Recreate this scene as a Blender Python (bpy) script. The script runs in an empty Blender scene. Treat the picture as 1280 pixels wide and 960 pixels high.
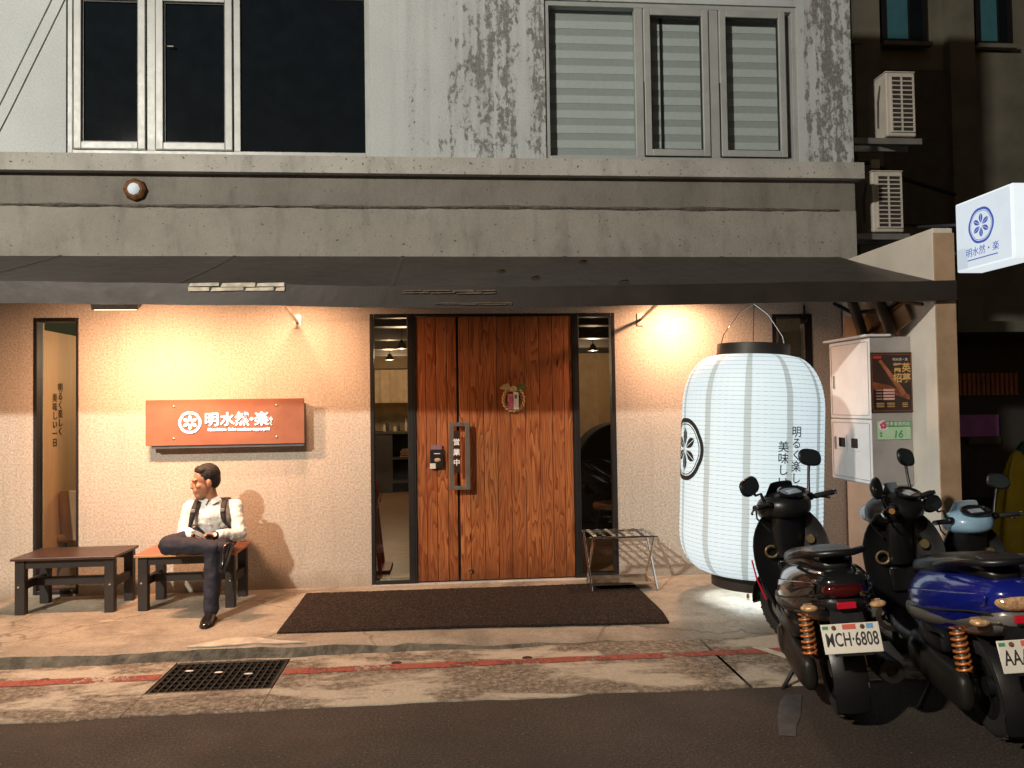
import bpy, bmesh, math, random
from mathutils import Vector, Matrix, noise
random.seed(7)
scene = bpy.context.scene
COL = scene.collection
rad = math.radians

# ---------------------------------------------------------------- camera
YAW, PITCH, ROLL = rad(4.8), rad(1.55), rad(0.85)
fw = Vector((math.sin(YAW)*math.cos(PITCH), math.cos(YAW)*math.cos(PITCH), math.sin(PITCH)))
r0 = Vector((math.cos(YAW), -math.sin(YAW), 0)); u0 = r0.cross(fw)
cr = r0*math.cos(ROLL) - u0*math.sin(ROLL); cu = u0*math.cos(ROLL) + r0*math.sin(ROLL)
cam_d = bpy.data.cameras.new('camera'); cam = bpy.data.objects.new('camera', cam_d); COL.objects.link(cam)
cam_d.sensor_width = 36; cam_d.lens = 950/1280*36; cam_d.clip_end = 1000; cam_d.clip_start = 0.05
cam.matrix_world = Matrix(((cr.x, cu.x, -fw.x, 0), (cr.y, cu.y, -fw.y, -7.0), (cr.z, cu.z, -fw.z, 1.71), (0, 0, 0, 1)))
scene.camera = cam

# ---------------------------------------------------------------- night sky, faint moon, exposure
world = bpy.data.worlds.new('World'); scene.world = world; world.use_nodes = True
wn = world.node_tree; bg = wn.nodes['Background']
sky = wn.nodes.new('ShaderNodeTexSky'); sky.sky_type = 'NISHITA'; sky.sun_disc = False
sky.sun_elevation = rad(2); sky.sun_rotation = rad(200)
wn.links.new(sky.outputs['Color'], bg.inputs['Color']); bg.inputs['Strength'].default_value = 0.02
sd = bpy.data.lights.new('moon', 'SUN'); sd.energy = 0.03; sd.angle = rad(12); sd.color = (1, .95, .86)
so = bpy.data.objects.new('moon', sd); COL.objects.link(so); so.rotation_euler = (rad(55), 0, rad(-30))
scene.view_settings.view_transform = 'Standard'; scene.view_settings.look = 'None'
scene.view_settings.gamma = 1; scene.view_settings.exposure = 0
scene.view_settings.use_curve_mapping = False
scene.cycles.use_denoising = True
scene.cycles.max_bounces = 8; scene.cycles.transparent_max_bounces = 12
scene.cycles.sample_clamp_indirect = 4

# ---------------------------------------------------------------- material helpers
MATS = {}
def nt(name):
    m = bpy.data.materials.new(name); m.use_nodes = True; MATS[name] = m
    t = m.node_tree; return m, t, t.nodes['Principled BSDF']
def N(t, kind, **kw):
    n = t.nodes.new('ShaderNode' + kind)
    for k, v in kw.items():
        if k in n.inputs: n.inputs[k].default_value = v
        else: setattr(n, k, v)
    return n
def L(t, a, b): t.links.new(a, b)
def objco(t, scale=(1, 1, 1), rnd=0):
    tc = N(t, 'TexCoord'); mp = N(t, 'Mapping'); mp.inputs['Scale'].default_value = scale
    L(t, tc.outputs['Object'], mp.inputs['Vector'])
    if rnd:
        oi = N(t, 'ObjectInfo'); mu = N(t, 'Math', operation='MULTIPLY'); mu.inputs[1].default_value = rnd
        L(t, oi.outputs['Random'], mu.inputs[0]); L(t, mu.outputs[0], mp.inputs['Location'])
    return mp.outputs['Vector']
def ramp(t, fac, stops):
    r = N(t, 'ValToRGB'); e = r.color_ramp.elements
    while len(e) < len(stops): e.new(0.5)
    for el, (p, c) in zip(e, stops):
        el.position = p; el.color = (*c, 1) if len(c) == 3 else c
    L(t, fac, r.inputs['Fac']); return r.outputs['Color']
def g(v): return (v, v, v)
def noi(t, vec, scale, detail=4, rough=.55, dist=0):
    n = N(t, 'TexNoise', Scale=scale, Detail=detail, Roughness=rough, Distortion=dist)
    if vec is not None: L(t, vec, n.inputs['Vector'])
    return n.outputs['Fac']
def mix(t, fac, a, b, mode='MIX'):
    m = N(t, 'Mix', data_type='RGBA', blend_type=mode)
    for sock, v in ((m.inputs[0], fac), (m.inputs[6], a), (m.inputs[7], b)):
        if isinstance(v, (int, float)): sock.default_value = v
        elif isinstance(v, tuple): sock.default_value = (*v, 1) if len(v) == 3 else v
        else: L(t, v, sock)
    return m.outputs[2]
def mth(t, op, a, b=None, clamp=False):
    m = N(t, 'Math', operation=op, use_clamp=clamp)
    for i, v in enumerate((a, b)):
        if v is None: continue
        if isinstance(v, (int, float)): m.inputs[i].default_value = v
        else: L(t, v, m.inputs[i])
    return m.outputs[0]
def bump(t, b, h, strength=.3, dist=.01):
    bn = N(t, 'Bump', Strength=strength, Distance=dist); L(t, h, bn.inputs['Height']); L(t, bn.outputs['Normal'], b.inputs['Normal'])
def M(name, col, rough=.55, metal=0, var=.15, scale=6, bmp=.15, bscale=80, bdist=.004, spec=.5, emit=None, es=0, coat=0, alpha=1, rvar=.1):
    if name in MATS: return MATS[name]
    m, t, b = nt(name)
    v = objco(t, rnd=20)
    f = noi(t, v, scale, 5)
    c = ramp(t, f, [(.3, tuple(x*(1-var) for x in col)), (.7, tuple(min(1, x*(1+var)) for x in col))])
    L(t, c, b.inputs['Base Color'])
    rr = N(t, 'MapRange'); rr.inputs[3].default_value = max(0.02, rough-rvar); rr.inputs[4].default_value = min(1, rough+rvar)
    L(t, noi(t, v, scale*3, 3), rr.inputs[0]); L(t, rr.outputs[0], b.inputs['Roughness'])
    b.inputs['Metallic'].default_value = metal; b.inputs['Specular IOR Level'].default_value = spec
    b.inputs['Coat Weight'].default_value = coat; b.inputs['Coat Roughness'].default_value = .06
    if bmp: bump(t, b, noi(t, v, bscale, 3), bmp, bdist)
    if emit: b.inputs['Emission Color'].default_value = (*emit, 1); b.inputs['Emission Strength'].default_value = es
    return m

# ---------------------------------------------------------------- mesh helper
class MB:
    def __init__(s): s.v = []; s.f = []
    def add(s, vs, fs):
        o = len(s.v); s.v += [tuple(p) for p in vs]; s.f += [tuple(i+o for i in f) for f in fs]; return s
    def box(s, x0, x1, y0, y1, z0, z1, M4=None):
        vs = [Vector((x, y, z)) for z in (z0, z1) for y in (y0, y1) for x in (x0, x1)]
        if M4 is not None: vs = [M4 @ p for p in vs]
        return s.add(vs, [(0, 2, 3, 1), (4, 5, 7, 6), (0, 1, 5, 4), (1, 3, 7, 5), (3, 2, 6, 7), (2, 0, 4, 6)])
    def bar(s, a, b, w, h, up=(0, 0, 1)):
        a, b = Vector(a), Vector(b); d = (b-a).normalized(); up = Vector(up)
        if abs(d.dot(up)) > .98: up = Vector((0, 1, 0))
        r = d.cross(up).normalized(); u = r.cross(d)
        vs = [p + r*sx*w/2 + u*sz*h/2 for p in (a, b) for sx, sz in ((-1, -1), (1, -1), (1, 1), (-1, 1))]
        return s.add(vs, [(3, 2, 1, 0), (4, 5, 6, 7), (0, 1, 5, 4), (1, 2, 6, 5), (2, 3, 7, 6), (3, 0, 4, 7)])
    def tube(s, pts, r, n=10, caps=True):
        pts = [Vector(p) for p in pts]; k = len(pts)
        rs = r if isinstance(r, (list, tuple)) else [r]*k
        up = None; rings = []
        for i, p in enumerate(pts):
            d = (pts[min(i+1, k-1)] - pts[max(i-1, 0)]).normalized()
            if up is None:
                up = Vector((0, 0, 1)) if abs(d.z) < .9 else Vector((1, 0, 0))
            x = d.cross(up).normalized(); up = x.cross(d).normalized()
            rings.append([p + (x*math.cos(a) + up*math.sin(a))*rs[i] for a in [2*math.pi*j/n for j in range(n)]])
        return s.loft(rings, caps)
    def loft(s, rings, caps=True, closed=True):
        n = len(rings[0]); vs = [p for r in rings for p in r]; fs = []
        for i in range(len(rings)-1):
            for j in range(n if closed else n-1):
                a, b = i*n+j, i*n+(j+1) % n
                fs.append((a, b, b+n, a+n))
        if caps and closed:
            fs.append(tuple(reversed(range(n)))); fs.append(tuple(range((len(rings)-1)*n, len(rings)*n)))
        return s.add(vs, fs)
    def lathe(s, prof, n=32, M4=None, caps=False):
        rings = [[Vector((r*math.cos(2*math.pi*j/n), r*math.sin(2*math.pi*j/n), z)) for j in range(n)] for r, z in prof]
        if M4 is not None: rings = [[M4 @ p for p in rg] for rg in rings]
        return s.loft(rings, caps)
    def ell(s, c, r, n=16, m=10, M4=None):
        c = Vector(c); r = (r, r, r) if isinstance(r, (int, float)) else r
        rings = []
        for i in range(m+1):
            th = math.pi*(i+.02)/(m+.04)
            rings.append([Vector((r[0]*math.sin(th)*math.cos(2*math.pi*j/n), r[1]*math.sin(th)*math.sin(2*math.pi*j/n), -r[2]*math.cos(th))) for j in range(n)])
        rings = [[c + (M4 @ p if M4 is not None else p) for p in rg] for rg in rings]
        return s.loft(rings, True)
    def sheet(s, pts_rows, thick, off):      # grid of points extruded by vector off*thick
        rows = [[Vector(p) for p in r] for r in pts_rows]; off = Vector(off)*thick
        a, b = len(rows), len(rows[0]); vs = [p for r in rows for p in r]; vs += [p+off for p in vs]; k = a*b; fs = []
        for i in range(a-1):
            for j in range(b-1):
                q = i*b+j; fs += [(q, q+1, q+b+1, q+b), (q+k, q+b+k, q+b+1+k, q+1+k)]
        edge = [j for j in range(b)] + [i*b+b-1 for i in range(1, a)] + [(a-1)*b+j for j in range(b-2, -1, -1)] + [i*b for i in range(a-2, 0, -1)]
        for i, q in enumerate(edge):
            w = edge[(i+1) % len(edge)]; fs.append((q, q+k, w+k, w))
        return s.add(vs, fs)
    def prism(s, poly, to3, d):               # poly 2D list, to3(u,v,w) -> point, depth d
        n = len(poly); vs = [to3(u, v, 0) for u, v in poly] + [to3(u, v, d) for u, v in poly]
        fs = [tuple(range(n)), tuple(reversed(range(n, 2*n)))] + [(i, i+n, (i+1) % n+n, (i+1) % n) for i in range(n)]
        return s.add(vs, fs)
    def build(s, name, mat, parent=None, smooth=None, bevel=0, seg=2, sub=0, loc=None, fix=True):
        me = bpy.data.meshes.new(name); me.from_pydata(s.v, [], s.f)
        if fix:
            bm = bmesh.new(); bm.from_mesh(me); bmesh.ops.recalc_face_normals(bm, faces=bm.faces); bm.to_mesh(me); bm.free()
        me.materials.append(MATS[mat] if isinstance(mat, str) else mat)
        return link(name, me, parent, smooth, bevel, seg, sub, loc)
def link(name, me, parent=None, smooth=None, bevel=0, seg=2, sub=0, loc=None):
    o = bpy.data.objects.new(name, me); COL.objects.link(o)
    if parent is not None: o.parent = parent
    if loc: o.location = loc
    if smooth is not None:
        me.shade_smooth()
        if smooth < 180: me.set_sharp_from_angle(angle=rad(smooth))
    if bevel:
        b = o.modifiers.new('bevel', 'BEVEL'); b.width = bevel; b.segments = seg; b.limit_method = 'ANGLE'; b.angle_limit = rad(40)
    if sub:
        b = o.modifiers.new('sub', 'SUBSURF'); b.levels = sub; b.render_levels = sub
    return o
def thing(name, label, cat, loc=(0, 0, 0), rot=(0, 0, 0), group=None):
    o = bpy.data.objects.new(name, None); COL.objects.link(o); o.location = loc; o.rotation_euler = rot
    o.empty_display_size = .1
    return tag(o, label, cat, group)
def tag(o, label, cat, group=None, kind=None):
    o['label'] = label
    if cat: o['category'] = cat
    if group: o['group'] = group
    if kind: o['kind'] = kind
    return o
def struct(o, label=None):
    o['kind'] = 'structure'
    if label: o['label'] = label
    return o
def text_mb(body, size, fn, extr=.001, ax='CENTER', ay='CENTER', off=0, space=1, sub=0, sx=1.0, shear=0):
    """flat lettering -> MB; fn maps (u, v, w) to 3-D"""
    cu_ = bpy.data.curves.new('lettering', 'FONT'); cu_.body = body; cu_.size = size; cu_.align_x = ax; cu_.align_y = ay
    cu_.extrude = extr; cu_.offset = off; cu_.space_character = space; cu_.resolution_u = 3; cu_.shear = shear
    ob = bpy.data.objects.new('lettering', cu_); COL.objects.link(ob)
    dg = bpy.context.evaluated_depsgraph_get(); me = bpy.data.meshes.new_from_object(ob.evaluated_get(dg))
    bpy.data.objects.remove(ob)
    if sub:
        bm = bmesh.new(); bm.from_mesh(me); bmesh.ops.triangulate(bm, faces=bm.faces)
        for _ in range(4):
            es = [e for e in bm.edges if e.calc_length() > sub]
            if not es: break
            bmesh.ops.subdivide_edges(bm, edges=es, cuts=1); bmesh.ops.triangulate(bm, faces=bm.faces)
        bm.to_mesh(me); bm.free()
    mb = MB(); mb.add([fn(p.co.x*sx, p.co.y, p.co.z) for p in me.vertices], [tuple(p.vertices) for p in me.polygons])
    bpy.data.meshes.remove(me); return mb
def front(x, y, z):            # lettering on a plane that faces the street (-y)
    return lambda u, v, w: (x+u, y-w, z+v)
def emblem(R):
    """round crest: lobed outer ring and six petals; returns list of polys (u, v) strips as (verts, faces)"""
    mb = MB(); n = 48
    lob = lambda a: 1 + .035*abs(math.cos(3*a))
    for r1, r2 in ((1.0, .86), (.82, .79)):
        vs = []
        for k in range(n):
            a = 2*math.pi*k/n
            vs += [(R*r1*lob(a)*math.cos(a), R*r1*lob(a)*math.sin(a), 0), (R*r2*lob(a)*math.cos(a), R*r2*lob(a)*math.sin(a), 0)]
        mb.add(vs, [(2*k, 2*k+1, (2*k+3) % (2*n), (2*k+2) % (2*n)) for k in range(n)])
    for k in range(6):
        a = math.pi/2 + k*math.pi/3
        for sg in (-1, 1):
            vs = [(R*(.12+.56*q)*math.cos(a), R*(.12+.56*q)*math.sin(a), 0) for q in (0, .25, .5, .75, 1)]
            wd = [0.02, .1, .15, .13, .02]
            o = [(p[0]-math.sin(a)*sg*(R*wd[i]), p[1]+math.cos(a)*sg*(R*wd[i]), 0) for i, p in enumerate(vs)]
            vs = [(p[0]-math.sin(a)*sg*R*.012, p[1]+math.cos(a)*sg*R*.012, 0) for p in vs]
            mb.add(vs+o, [(i, i+1, i+6, i+5) for i in range(4)])
    return mb
def remap(mb, fn):
    mb.v = [tuple(fn(*p)) for p in mb.v]; return mb
def bake(o):
    bpy.context.view_layer.update()
    dg = bpy.context.evaluated_depsgraph_get(); me = bpy.data.meshes.new_from_object(o.evaluated_get(dg))
    old = o.data; o.modifiers.clear(); o.data = me; bpy.data.meshes.remove(old); return o
def remesh(o, vox, it=4, fac=.5):
    r = o.modifiers.new('r', 'REMESH'); r.mode = 'VOXEL'; r.voxel_size = vox
    s_ = o.modifiers.new('s', 'SMOOTH'); s_.factor = fac; s_.iterations = it
    bake(o); o.data.shade_smooth(); return o

# ================================================================ materials
def special_mats():
    # sprayed stucco of the ground-floor wall
    m, t, b = nt('stucco'); v = objco(t)
    big = noi(t, v, 1.1, 5, .6); fine = noi(t, v, 55, 3, .7); sp = noi(t, v, 130, 2)
    c = ramp(t, big, [(.25, (.45, .405, .345)), (.75, (.58, .53, .46))])
    c = mix(t, ramp(t, fine, [(.38, g(1)), (.6, g(0))]), c, (.36, .32, .27)); c = mix(t, .12, c, ramp(t, sp, [(.3, g(.1)), (.7, g(.9))]), 'OVERLAY')
    # water marks running down from the awning line and dirt above the pavement
    vs = objco(t, (3.2, 1, .22)); st = ramp(t, noi(t, vs, 2.2, 4, .6), [(.55, g(0)), (.75, g(.35))]); c = mix(t, st, c, (.30, .26, .21))
    tc = N(t, 'TexCoord'); sx = N(t, 'SeparateXYZ'); L(t, tc.outputs['Object'], sx.inputs[0])
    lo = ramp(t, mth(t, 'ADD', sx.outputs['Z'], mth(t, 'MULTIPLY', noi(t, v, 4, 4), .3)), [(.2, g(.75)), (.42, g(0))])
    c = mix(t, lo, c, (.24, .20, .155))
    L(t, c, b.inputs['Base Color']); b.inputs['Roughness'].default_value = .9
    h = mth(t, 'ADD', mth(t, 'MULTIPLY', fine, .8), mth(t, 'MULTIPLY', noi(t, v, 24, 3), .6)); bump(t, b, h, .55, .008)
    # peeling paint of the upper wall
    m, t, b = nt('peeling_paint'); v = objco(t); vs = objco(t, (1, 1, .55))
    tc = N(t, 'TexCoord'); sx = N(t, 'SeparateXYZ'); L(t, tc.outputs['Object'], sx.inputs[0])
    px = mth(t, 'DIVIDE', mth(t, 'ADD', sx.outputs['X'], 5), 10)
    mask = ramp(t, px, [(.0, g(.0)), (.43, g(.0)), (.47, g(.20)), (.52, g(.26)), (.555, g(.40)), (.575, g(.26)), (.59, g(.40)), (.598, g(.28)), (.82, g(.05)), (.845, g(.30)), (.87, g(.40)), (.9, g(.36))])
    run = noi(t, objco(t, (7, 1, .35)), 1.6, 3, .5)            # drip lines: narrow across, long down
    fl = mth(t, 'ADD', mth(t, 'MULTIPLY', noi(t, vs, 8, 7, .72, .25), .55), mth(t, 'MULTIPLY', noi(t, vs, 26, 6, .75, .3), .45))
    sm = mth(t, 'ADD', mth(t, 'MULTIPLY', fl, .75), mth(t, 'MULTIPLY', run, .30))
    pe = ramp(t, mth(t, 'ADD', sm, mth(t, 'MULTIPLY', mask, .50)), [(.695, g(0)), (.725, g(1))])
    base = ramp(t, noi(t, v, 1.1, 5, .6), [(.3, (.41, .45, .47)), (.7, (.49, .535, .555))])
    dr = mth(t, 'MULTIPLY', ramp(t, run, [(.42, g(0)), (.7, g(1))]), mth(t, 'MULTIPLY', mask, 1.5), True)
    base = mix(t, dr, base, (.24, .25, .255)); base = mix(t, .18, base, ramp(t, noi(t, v, 60, 4), [(.3, g(.2)), (.7, g(.8))]), 'OVERLAY')
    under = ramp(t, noi(t, v, 30, 5), [(.3, (.12, .125, .125)), (.7, (.24, .245, .24))])
    c = mix(t, pe, base, under); L(t, c, b.inputs['Base Color']); b.inputs['Roughness'].default_value = .85
    h = mth(t, 'SUBTRACT', mth(t, 'MULTIPLY', noi(t, v, 60, 3), .25), pe); bump(t, b, h, .5, .004)
    # raw concrete of fascia and ledge
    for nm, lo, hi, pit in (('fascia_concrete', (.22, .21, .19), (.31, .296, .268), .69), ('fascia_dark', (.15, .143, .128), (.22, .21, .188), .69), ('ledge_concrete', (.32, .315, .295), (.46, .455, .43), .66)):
        m, t, b = nt(nm); v = objco(t); vs = objco(t, (1, 1, .35))
        c = ramp(t, noi(t, v, 1.6, 6, .62), [(.3, lo), (.7, hi)])
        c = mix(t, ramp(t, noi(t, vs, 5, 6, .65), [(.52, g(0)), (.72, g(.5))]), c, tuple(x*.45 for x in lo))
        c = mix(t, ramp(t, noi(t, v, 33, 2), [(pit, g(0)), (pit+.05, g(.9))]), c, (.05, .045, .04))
        c = mix(t, .15, c, ramp(t, noi(t, v, 140, 2), [(.3, g(.1)), (.7, g(.9))]), 'OVERLAY')
        L(t, c, b.inputs['Base Color']); b.inputs['Roughness'].default_value = .88
        bump(t, b, mth(t, 'ADD', noi(t, v, 40, 4), mth(t, 'MULTIPLY', noi(t, v, 9, 4), .8)), .45, .01)
    # pavement concrete
    m, t, b = nt('pavement'); v = objco(t); vs = objco(t, (.6, 1.6, 1))
    c = ramp(t, noi(t, vs, 1.2, 6, .65, .4), [(.25, (.22, .185, .14)), (.5, (.33, .285, .225)), (.75, (.44, .385, .31))])
    c = mix(t, ramp(t, noi(t, v, 2.4, 5, .6), [(.48, g(0)), (.66, g(.7))]), c, (.16, .14, .11))
    c = mix(t, .35, c, ramp(t, noi(t, v, 50, 5, .75), [(.3, g(.1)), (.7, g(.9))]), 'OVERLAY')
    wv = N(t, 'VectorMath', operation='ADD'); L(t, v, wv.inputs[0]); nv = N(t, 'TexNoise', Scale=3, Detail=5); L(t, v, nv.inputs['Vector']); sv = N(t, 'VectorMath', operation='SCALE', Scale=.45); L(t, nv.outputs['Color'], sv.inputs[0]); L(t, sv.outputs[0], wv.inputs[1])
    vc = N(t, 'TexVoronoi', Scale=.55, feature='DISTANCE_TO_EDGE'); L(t, wv.outputs[0], vc.inputs['Vector']); c = mix(t, ramp(t, vc.outputs['Distance'], [(.002, g(.7)), (.006, g(0))]), c, (.07, .055, .04))
    c = mix(t, ramp(t, noi(t, objco(t, (1, 2.2, 1)), 4, 6, .7), [(.55, g(0)), (.68, g(.5))]), c, (.14, .115, .085)); c = mix(t, ramp(t, noi(t, objco(t, (1.2, 2.5, 1), 0), 2.7, 6, .7), [(.58, g(0)), (.68, g(.45))]), c, (.55, .49, .40))
    tc = N(t, 'TexCoord'); sx = N(t, 'SeparateXYZ'); L(t, tc.outputs['Object'], sx.inputs[0])
    ed = ramp(t, mth(t, 'ADD', mth(t, 'MULTIPLY', sx.outputs['Y'], -.5), mth(t, 'MULTIPLY', noi(t, v, 3, 4), .25)), [(.80, g(0)), (1.0, g(.45))])
    c = mix(t, ed, c, (.12, .10, .08)); L(t, c, b.inputs['Base Color'])
    r = ramp(t, noi(t, v, 2.2, 4), [(.3, g(.5)), (.7, g(.8))]); L(t, r, b.inputs['Roughness'])
    bump(t, b, mth(t, 'ADD', noi(t, v, 60, 4), mth(t, 'MULTIPLY', noi(t, v, 6, 4), 1.2)), .3, .008)
    # rough drain slab concrete with lighter cement blotches
    m, t, b = nt('slab_concrete'); v = objco(t); vs = objco(t, (.7, 1.5, 1))
    c = ramp(t, noi(t, v, 26, 6, .75), [(.3, (.045, .036, .028)), (.5, (.18, .145, .108)), (.68, (.42, .35, .27))])
    bl = ramp(t, noi(t, vs, 1.5, 7, .62, .5), [(.49, g(0)), (.57, g(.85))]); c = mix(t, bl, c, mix(t, noi(t, v, 60, 3), (.36, .31, .24), (.66, .59, .48)))
    c = mix(t, ramp(t, noi(t, v, 95, 2), [(.62, g(0)), (.7, g(.8))]), c, (.48, .40, .30))
    L(t, c, b.inputs['Base Color']); b.inputs['Roughness'].default_value = .9
    bump(t, b, mth(t, 'ADD', noi(t, v, 45, 5, .7), mth(t, 'MULTIPLY', noi(t, v, 8, 4), .6)), .8, .012)
    # asphalt
    m, t, b = nt('asphalt'); v = objco(t)
    c = ramp(t, noi(t, v, 75, 5, .75), [(.3, (.014, .010, .008)), (.5, (.042, .030, .023)), (.70, (.15, .115, .088))])
    c = mix(t, ramp(t, noi(t, v, 1.1, 5), [(.4, g(0)), (.7, g(.5))]), c, (.022, .016, .012))
    c = mix(t, ramp(t, noi(t, v, 70, 1), [(.72, g(0)), (.75, g(.8))]), c, (.28, .23, .18)); L(t, c, b.inputs['Base Color'])
    L(t, ramp(t, noi(t, v, 2, 4), [(.3, g(.62)), (.7, g(.85))]), b.inputs['Roughness'])
    bump(t, b, noi(t, v, 150, 4, .7), .75, .006)
    # worn road paint
    for nm, col in (('red_paint', (.36, .09, .065)), ('white_paint', (.62, .56, .47))):
        m, t, b = nt(nm); v = objco(t)
        L(t, ramp(t, noi(t, v, 20, 4), [(.3, tuple(x*.7 for x in col)), (.7, col)]), b.inputs['Base Color']); b.inputs['Roughness'].default_value = .8
        w = mth(t, 'ADD', mth(t, 'MULTIPLY', noi(t, v, 3.0, 5), .6), mth(t, 'MULTIPLY', noi(t, v, 45, 5, .75), .5))
        L(t, ramp(t, w, [(.47, g(0)), (.56, g(1))]), b.inputs['Alpha']); bump(t, b, noi(t, v, 60, 4), .5, .006)
    # stained door boards
    m, t, b = nt('door_wood'); v = objco(t, (1, 1, 1), rnd=37)
    tc = N(t, 'TexCoord'); sx = N(t, 'SeparateXYZ'); L(t, tc.outputs['Object'], sx.inputs[0]); oi = N(t, 'ObjectInfo')
    n1 = noi(t, objco(t, (5.5, 1, .62), rnd=37), 1.5, 2, .45)
    s_ = mth(t, 'ADD', mth(t, 'MULTIPLY', sx.outputs['X'], 24), mth(t, 'ADD', mth(t, 'MULTIPLY', n1, 15), mth(t, 'MULTIPLY', oi.outputs['Random'], 50)))
    ring = mth(t, 'FRACT', s_)
    fib = noi(t, objco(t, (70, 20, 1.6), rnd=37), 3, 5, .65)
    c = ramp(t, ring, [(0, (.52, .20, .068)), (.45, (.44, .155, .050)), (.80, (.28, .080, .025)), (.93, (.18, .048, .015)), (1, (.47, .165, .053))])
    c = mix(t, ramp(t, fib, [(.35, g(.5)), (.6, g(0))]), c, (.12, .030, .010))
    c = mix(t, mth(t, 'MULTIPLY', mth(t, 'FRACT', mth(t, 'MULTIPLY', oi.outputs['Random'], 7.3)), .5), c, (.16, .038, .013))
    vo = N(t, 'TexVoronoi', Scale=2.3); L(t, objco(t, (2.6, 1, .8), rnd=37), vo.inputs['Vector'])
    c = mix(t, ramp(t, vo.outputs['Distance'], [(.04, g(.95)), (.10, g(0))]), c, (.022, .008, .004))
    c = mix(t, ramp(t, mth(t, 'ADD', sx.outputs['Z'], mth(t, 'MULTIPLY', noi(t, v, 7, 4), .35)), [(.16, g(.7)), (.42, g(0))]), c, (.09, .030, .012))
    c = mix(t, ramp(t, noi(t, objco(t, (2, 1, .7), rnd=11), 2.2, 4), [(.55, g(0)), (.72, g(.5))]), c, (.10, .024, .009))
    L(t, c, b.inputs['Base Color']); b.inputs['Roughness'].default_value = .42; b.inputs['Specular IOR Level'].default_value = .35
    bump(t, b, mth(t, 'SUBTRACT', fib, mth(t, 'MULTIPLY', ring, .5)), .35, .003)
    # entrance mat
    m, t, b = nt('mat_pile'); v = objco(t)
    c = ramp(t, noi(t, v, 70, 4, .8), [(.32, (.008, .006, .005)), (.55, (.045, .033, .027)), (.72, (.16, .125, .10))])
    L(t, c, b.inputs['Base Color']); b.inputs['Roughness'].default_value = 1; b.inputs['Specular IOR Level'].default_value = .1
    bump(t, b, noi(t, v, 160, 3, .7), 1, .012)
    # lantern paper lit from within, with the broader bands where the sheets overlap
    m, t, b = nt('lantern_paper'); tc = N(t, 'TexCoord'); sx = N(t, 'SeparateXYZ'); L(t, tc.outputs['Object'], sx.inputs[0])
    an = mth(t, 'ARCTAN2', sx.outputs['Y'], sx.outputs['X'])
    wob = mth(t, 'MULTIPLY', mth(t, 'SUBTRACT', noi(t, objco(t), 5, 3), .5), .05)
    fr = mth(t, 'FRACT', mth(t, 'ADD', mth(t, 'MULTIPLY', an, 11/(2*math.pi)), mth(t, 'ADD', wob, 11.02)))
    st = ramp(t, fr, [(.405, g(0)), (.425, g(1)), (.57, g(1)), (.59, g(0))])
    pv = noi(t, objco(t), 3, 4)
    c = mix(t, st, ramp(t, pv, [(.3, (.64, .79, .85)), (.7, (.72, .86, .91))]), (.36, .44, .45))
    L(t, c, b.inputs['Emission Color']); b.inputs['Emission Strength'].default_value = .80
    b.inputs['Base Color'].default_value = (.35, .37, .37, 1); b.inputs['Roughness'].default_value = .6
    # thin glass
    for nm, tint in (('thin_glass', (.93, .95, .94)),):
        m = bpy.data.materials.new(nm); m.use_nodes = True; MATS[nm] = m; t = m.node_tree; t.nodes.remove(t.nodes['Principled BSDF'])
        tr = N(t, 'BsdfTransparent'); tr.inputs[0].default_value = (*tint, 1); gl = N(t, 'BsdfGlossy', Roughness=.02); lw = N(t, 'LayerWeight', Blend=.5); fa = mth(t, 'ADD', mth(t, 'MULTIPLY', mth(t, 'POWER', lw.outputs['Facing'], 4.0), .7), .035); ms = N(t, 'MixShader')
        L(t, fa, ms.inputs[0]); L(t, tr.outputs[0], ms.inputs[1]); L(t, gl.outputs[0], ms.inputs[2]); L(t, ms.outputs[0], t.nodes['Material Output'].inputs[0])
    # boards of the dining room floor and partition
    for nm, lo, hi, sc in (('floor_boards', (.22, .12, .06), (.36, .21, .11), (2, 9, 1)), ('pale_ply', (.46, .30, .17), (.56, .38, .22), (1, 14, .6))):
        m, t, b = nt(nm)
        L(t, ramp(t, noi(t, objco(t, sc), 3, 5, .6), [(.3, lo), (.7, hi)]), b.inputs['Base Color']); b.inputs['Roughness'].default_value = .4
special_mats()
M('black_metal', (.02, .02, .022), .4, .3, bmp=.05); M('dark_room', (.03, .026, .024), .8); M('window_frame', (.36, .385, .385), .45, .1, var=.1, bmp=.05)
M('dark_glass', (.006, .009, .012), .03, 0, var=.2, bmp=0, rvar=.005, spec=.5)
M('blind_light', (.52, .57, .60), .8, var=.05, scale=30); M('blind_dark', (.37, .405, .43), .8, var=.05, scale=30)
M('tan_render', (.40, .27, .17), .85, var=.15, bmp=.4, bscale=50); M('steel', (.42, .40, .36), .32, .9, var=.1, bmp=.04)
M('mortar', (.10, .09, .075), .95, var=.4, scale=30, bmp=.8, bscale=50, bdist=.01)
M('chrome', (.75, .74, .72), .15, 1, var=.03, bmp=0, rvar=.05); M('rubber', (.015, .015, .015), .75, var=.3, bmp=.3, bscale=90)
M('warm_wall', (.50, .36, .22), .8); M('ceil_dark', (.02, .017, .015), .8)
M('white_letter', (.85, .85, .85), .5, bmp=0)

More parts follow.
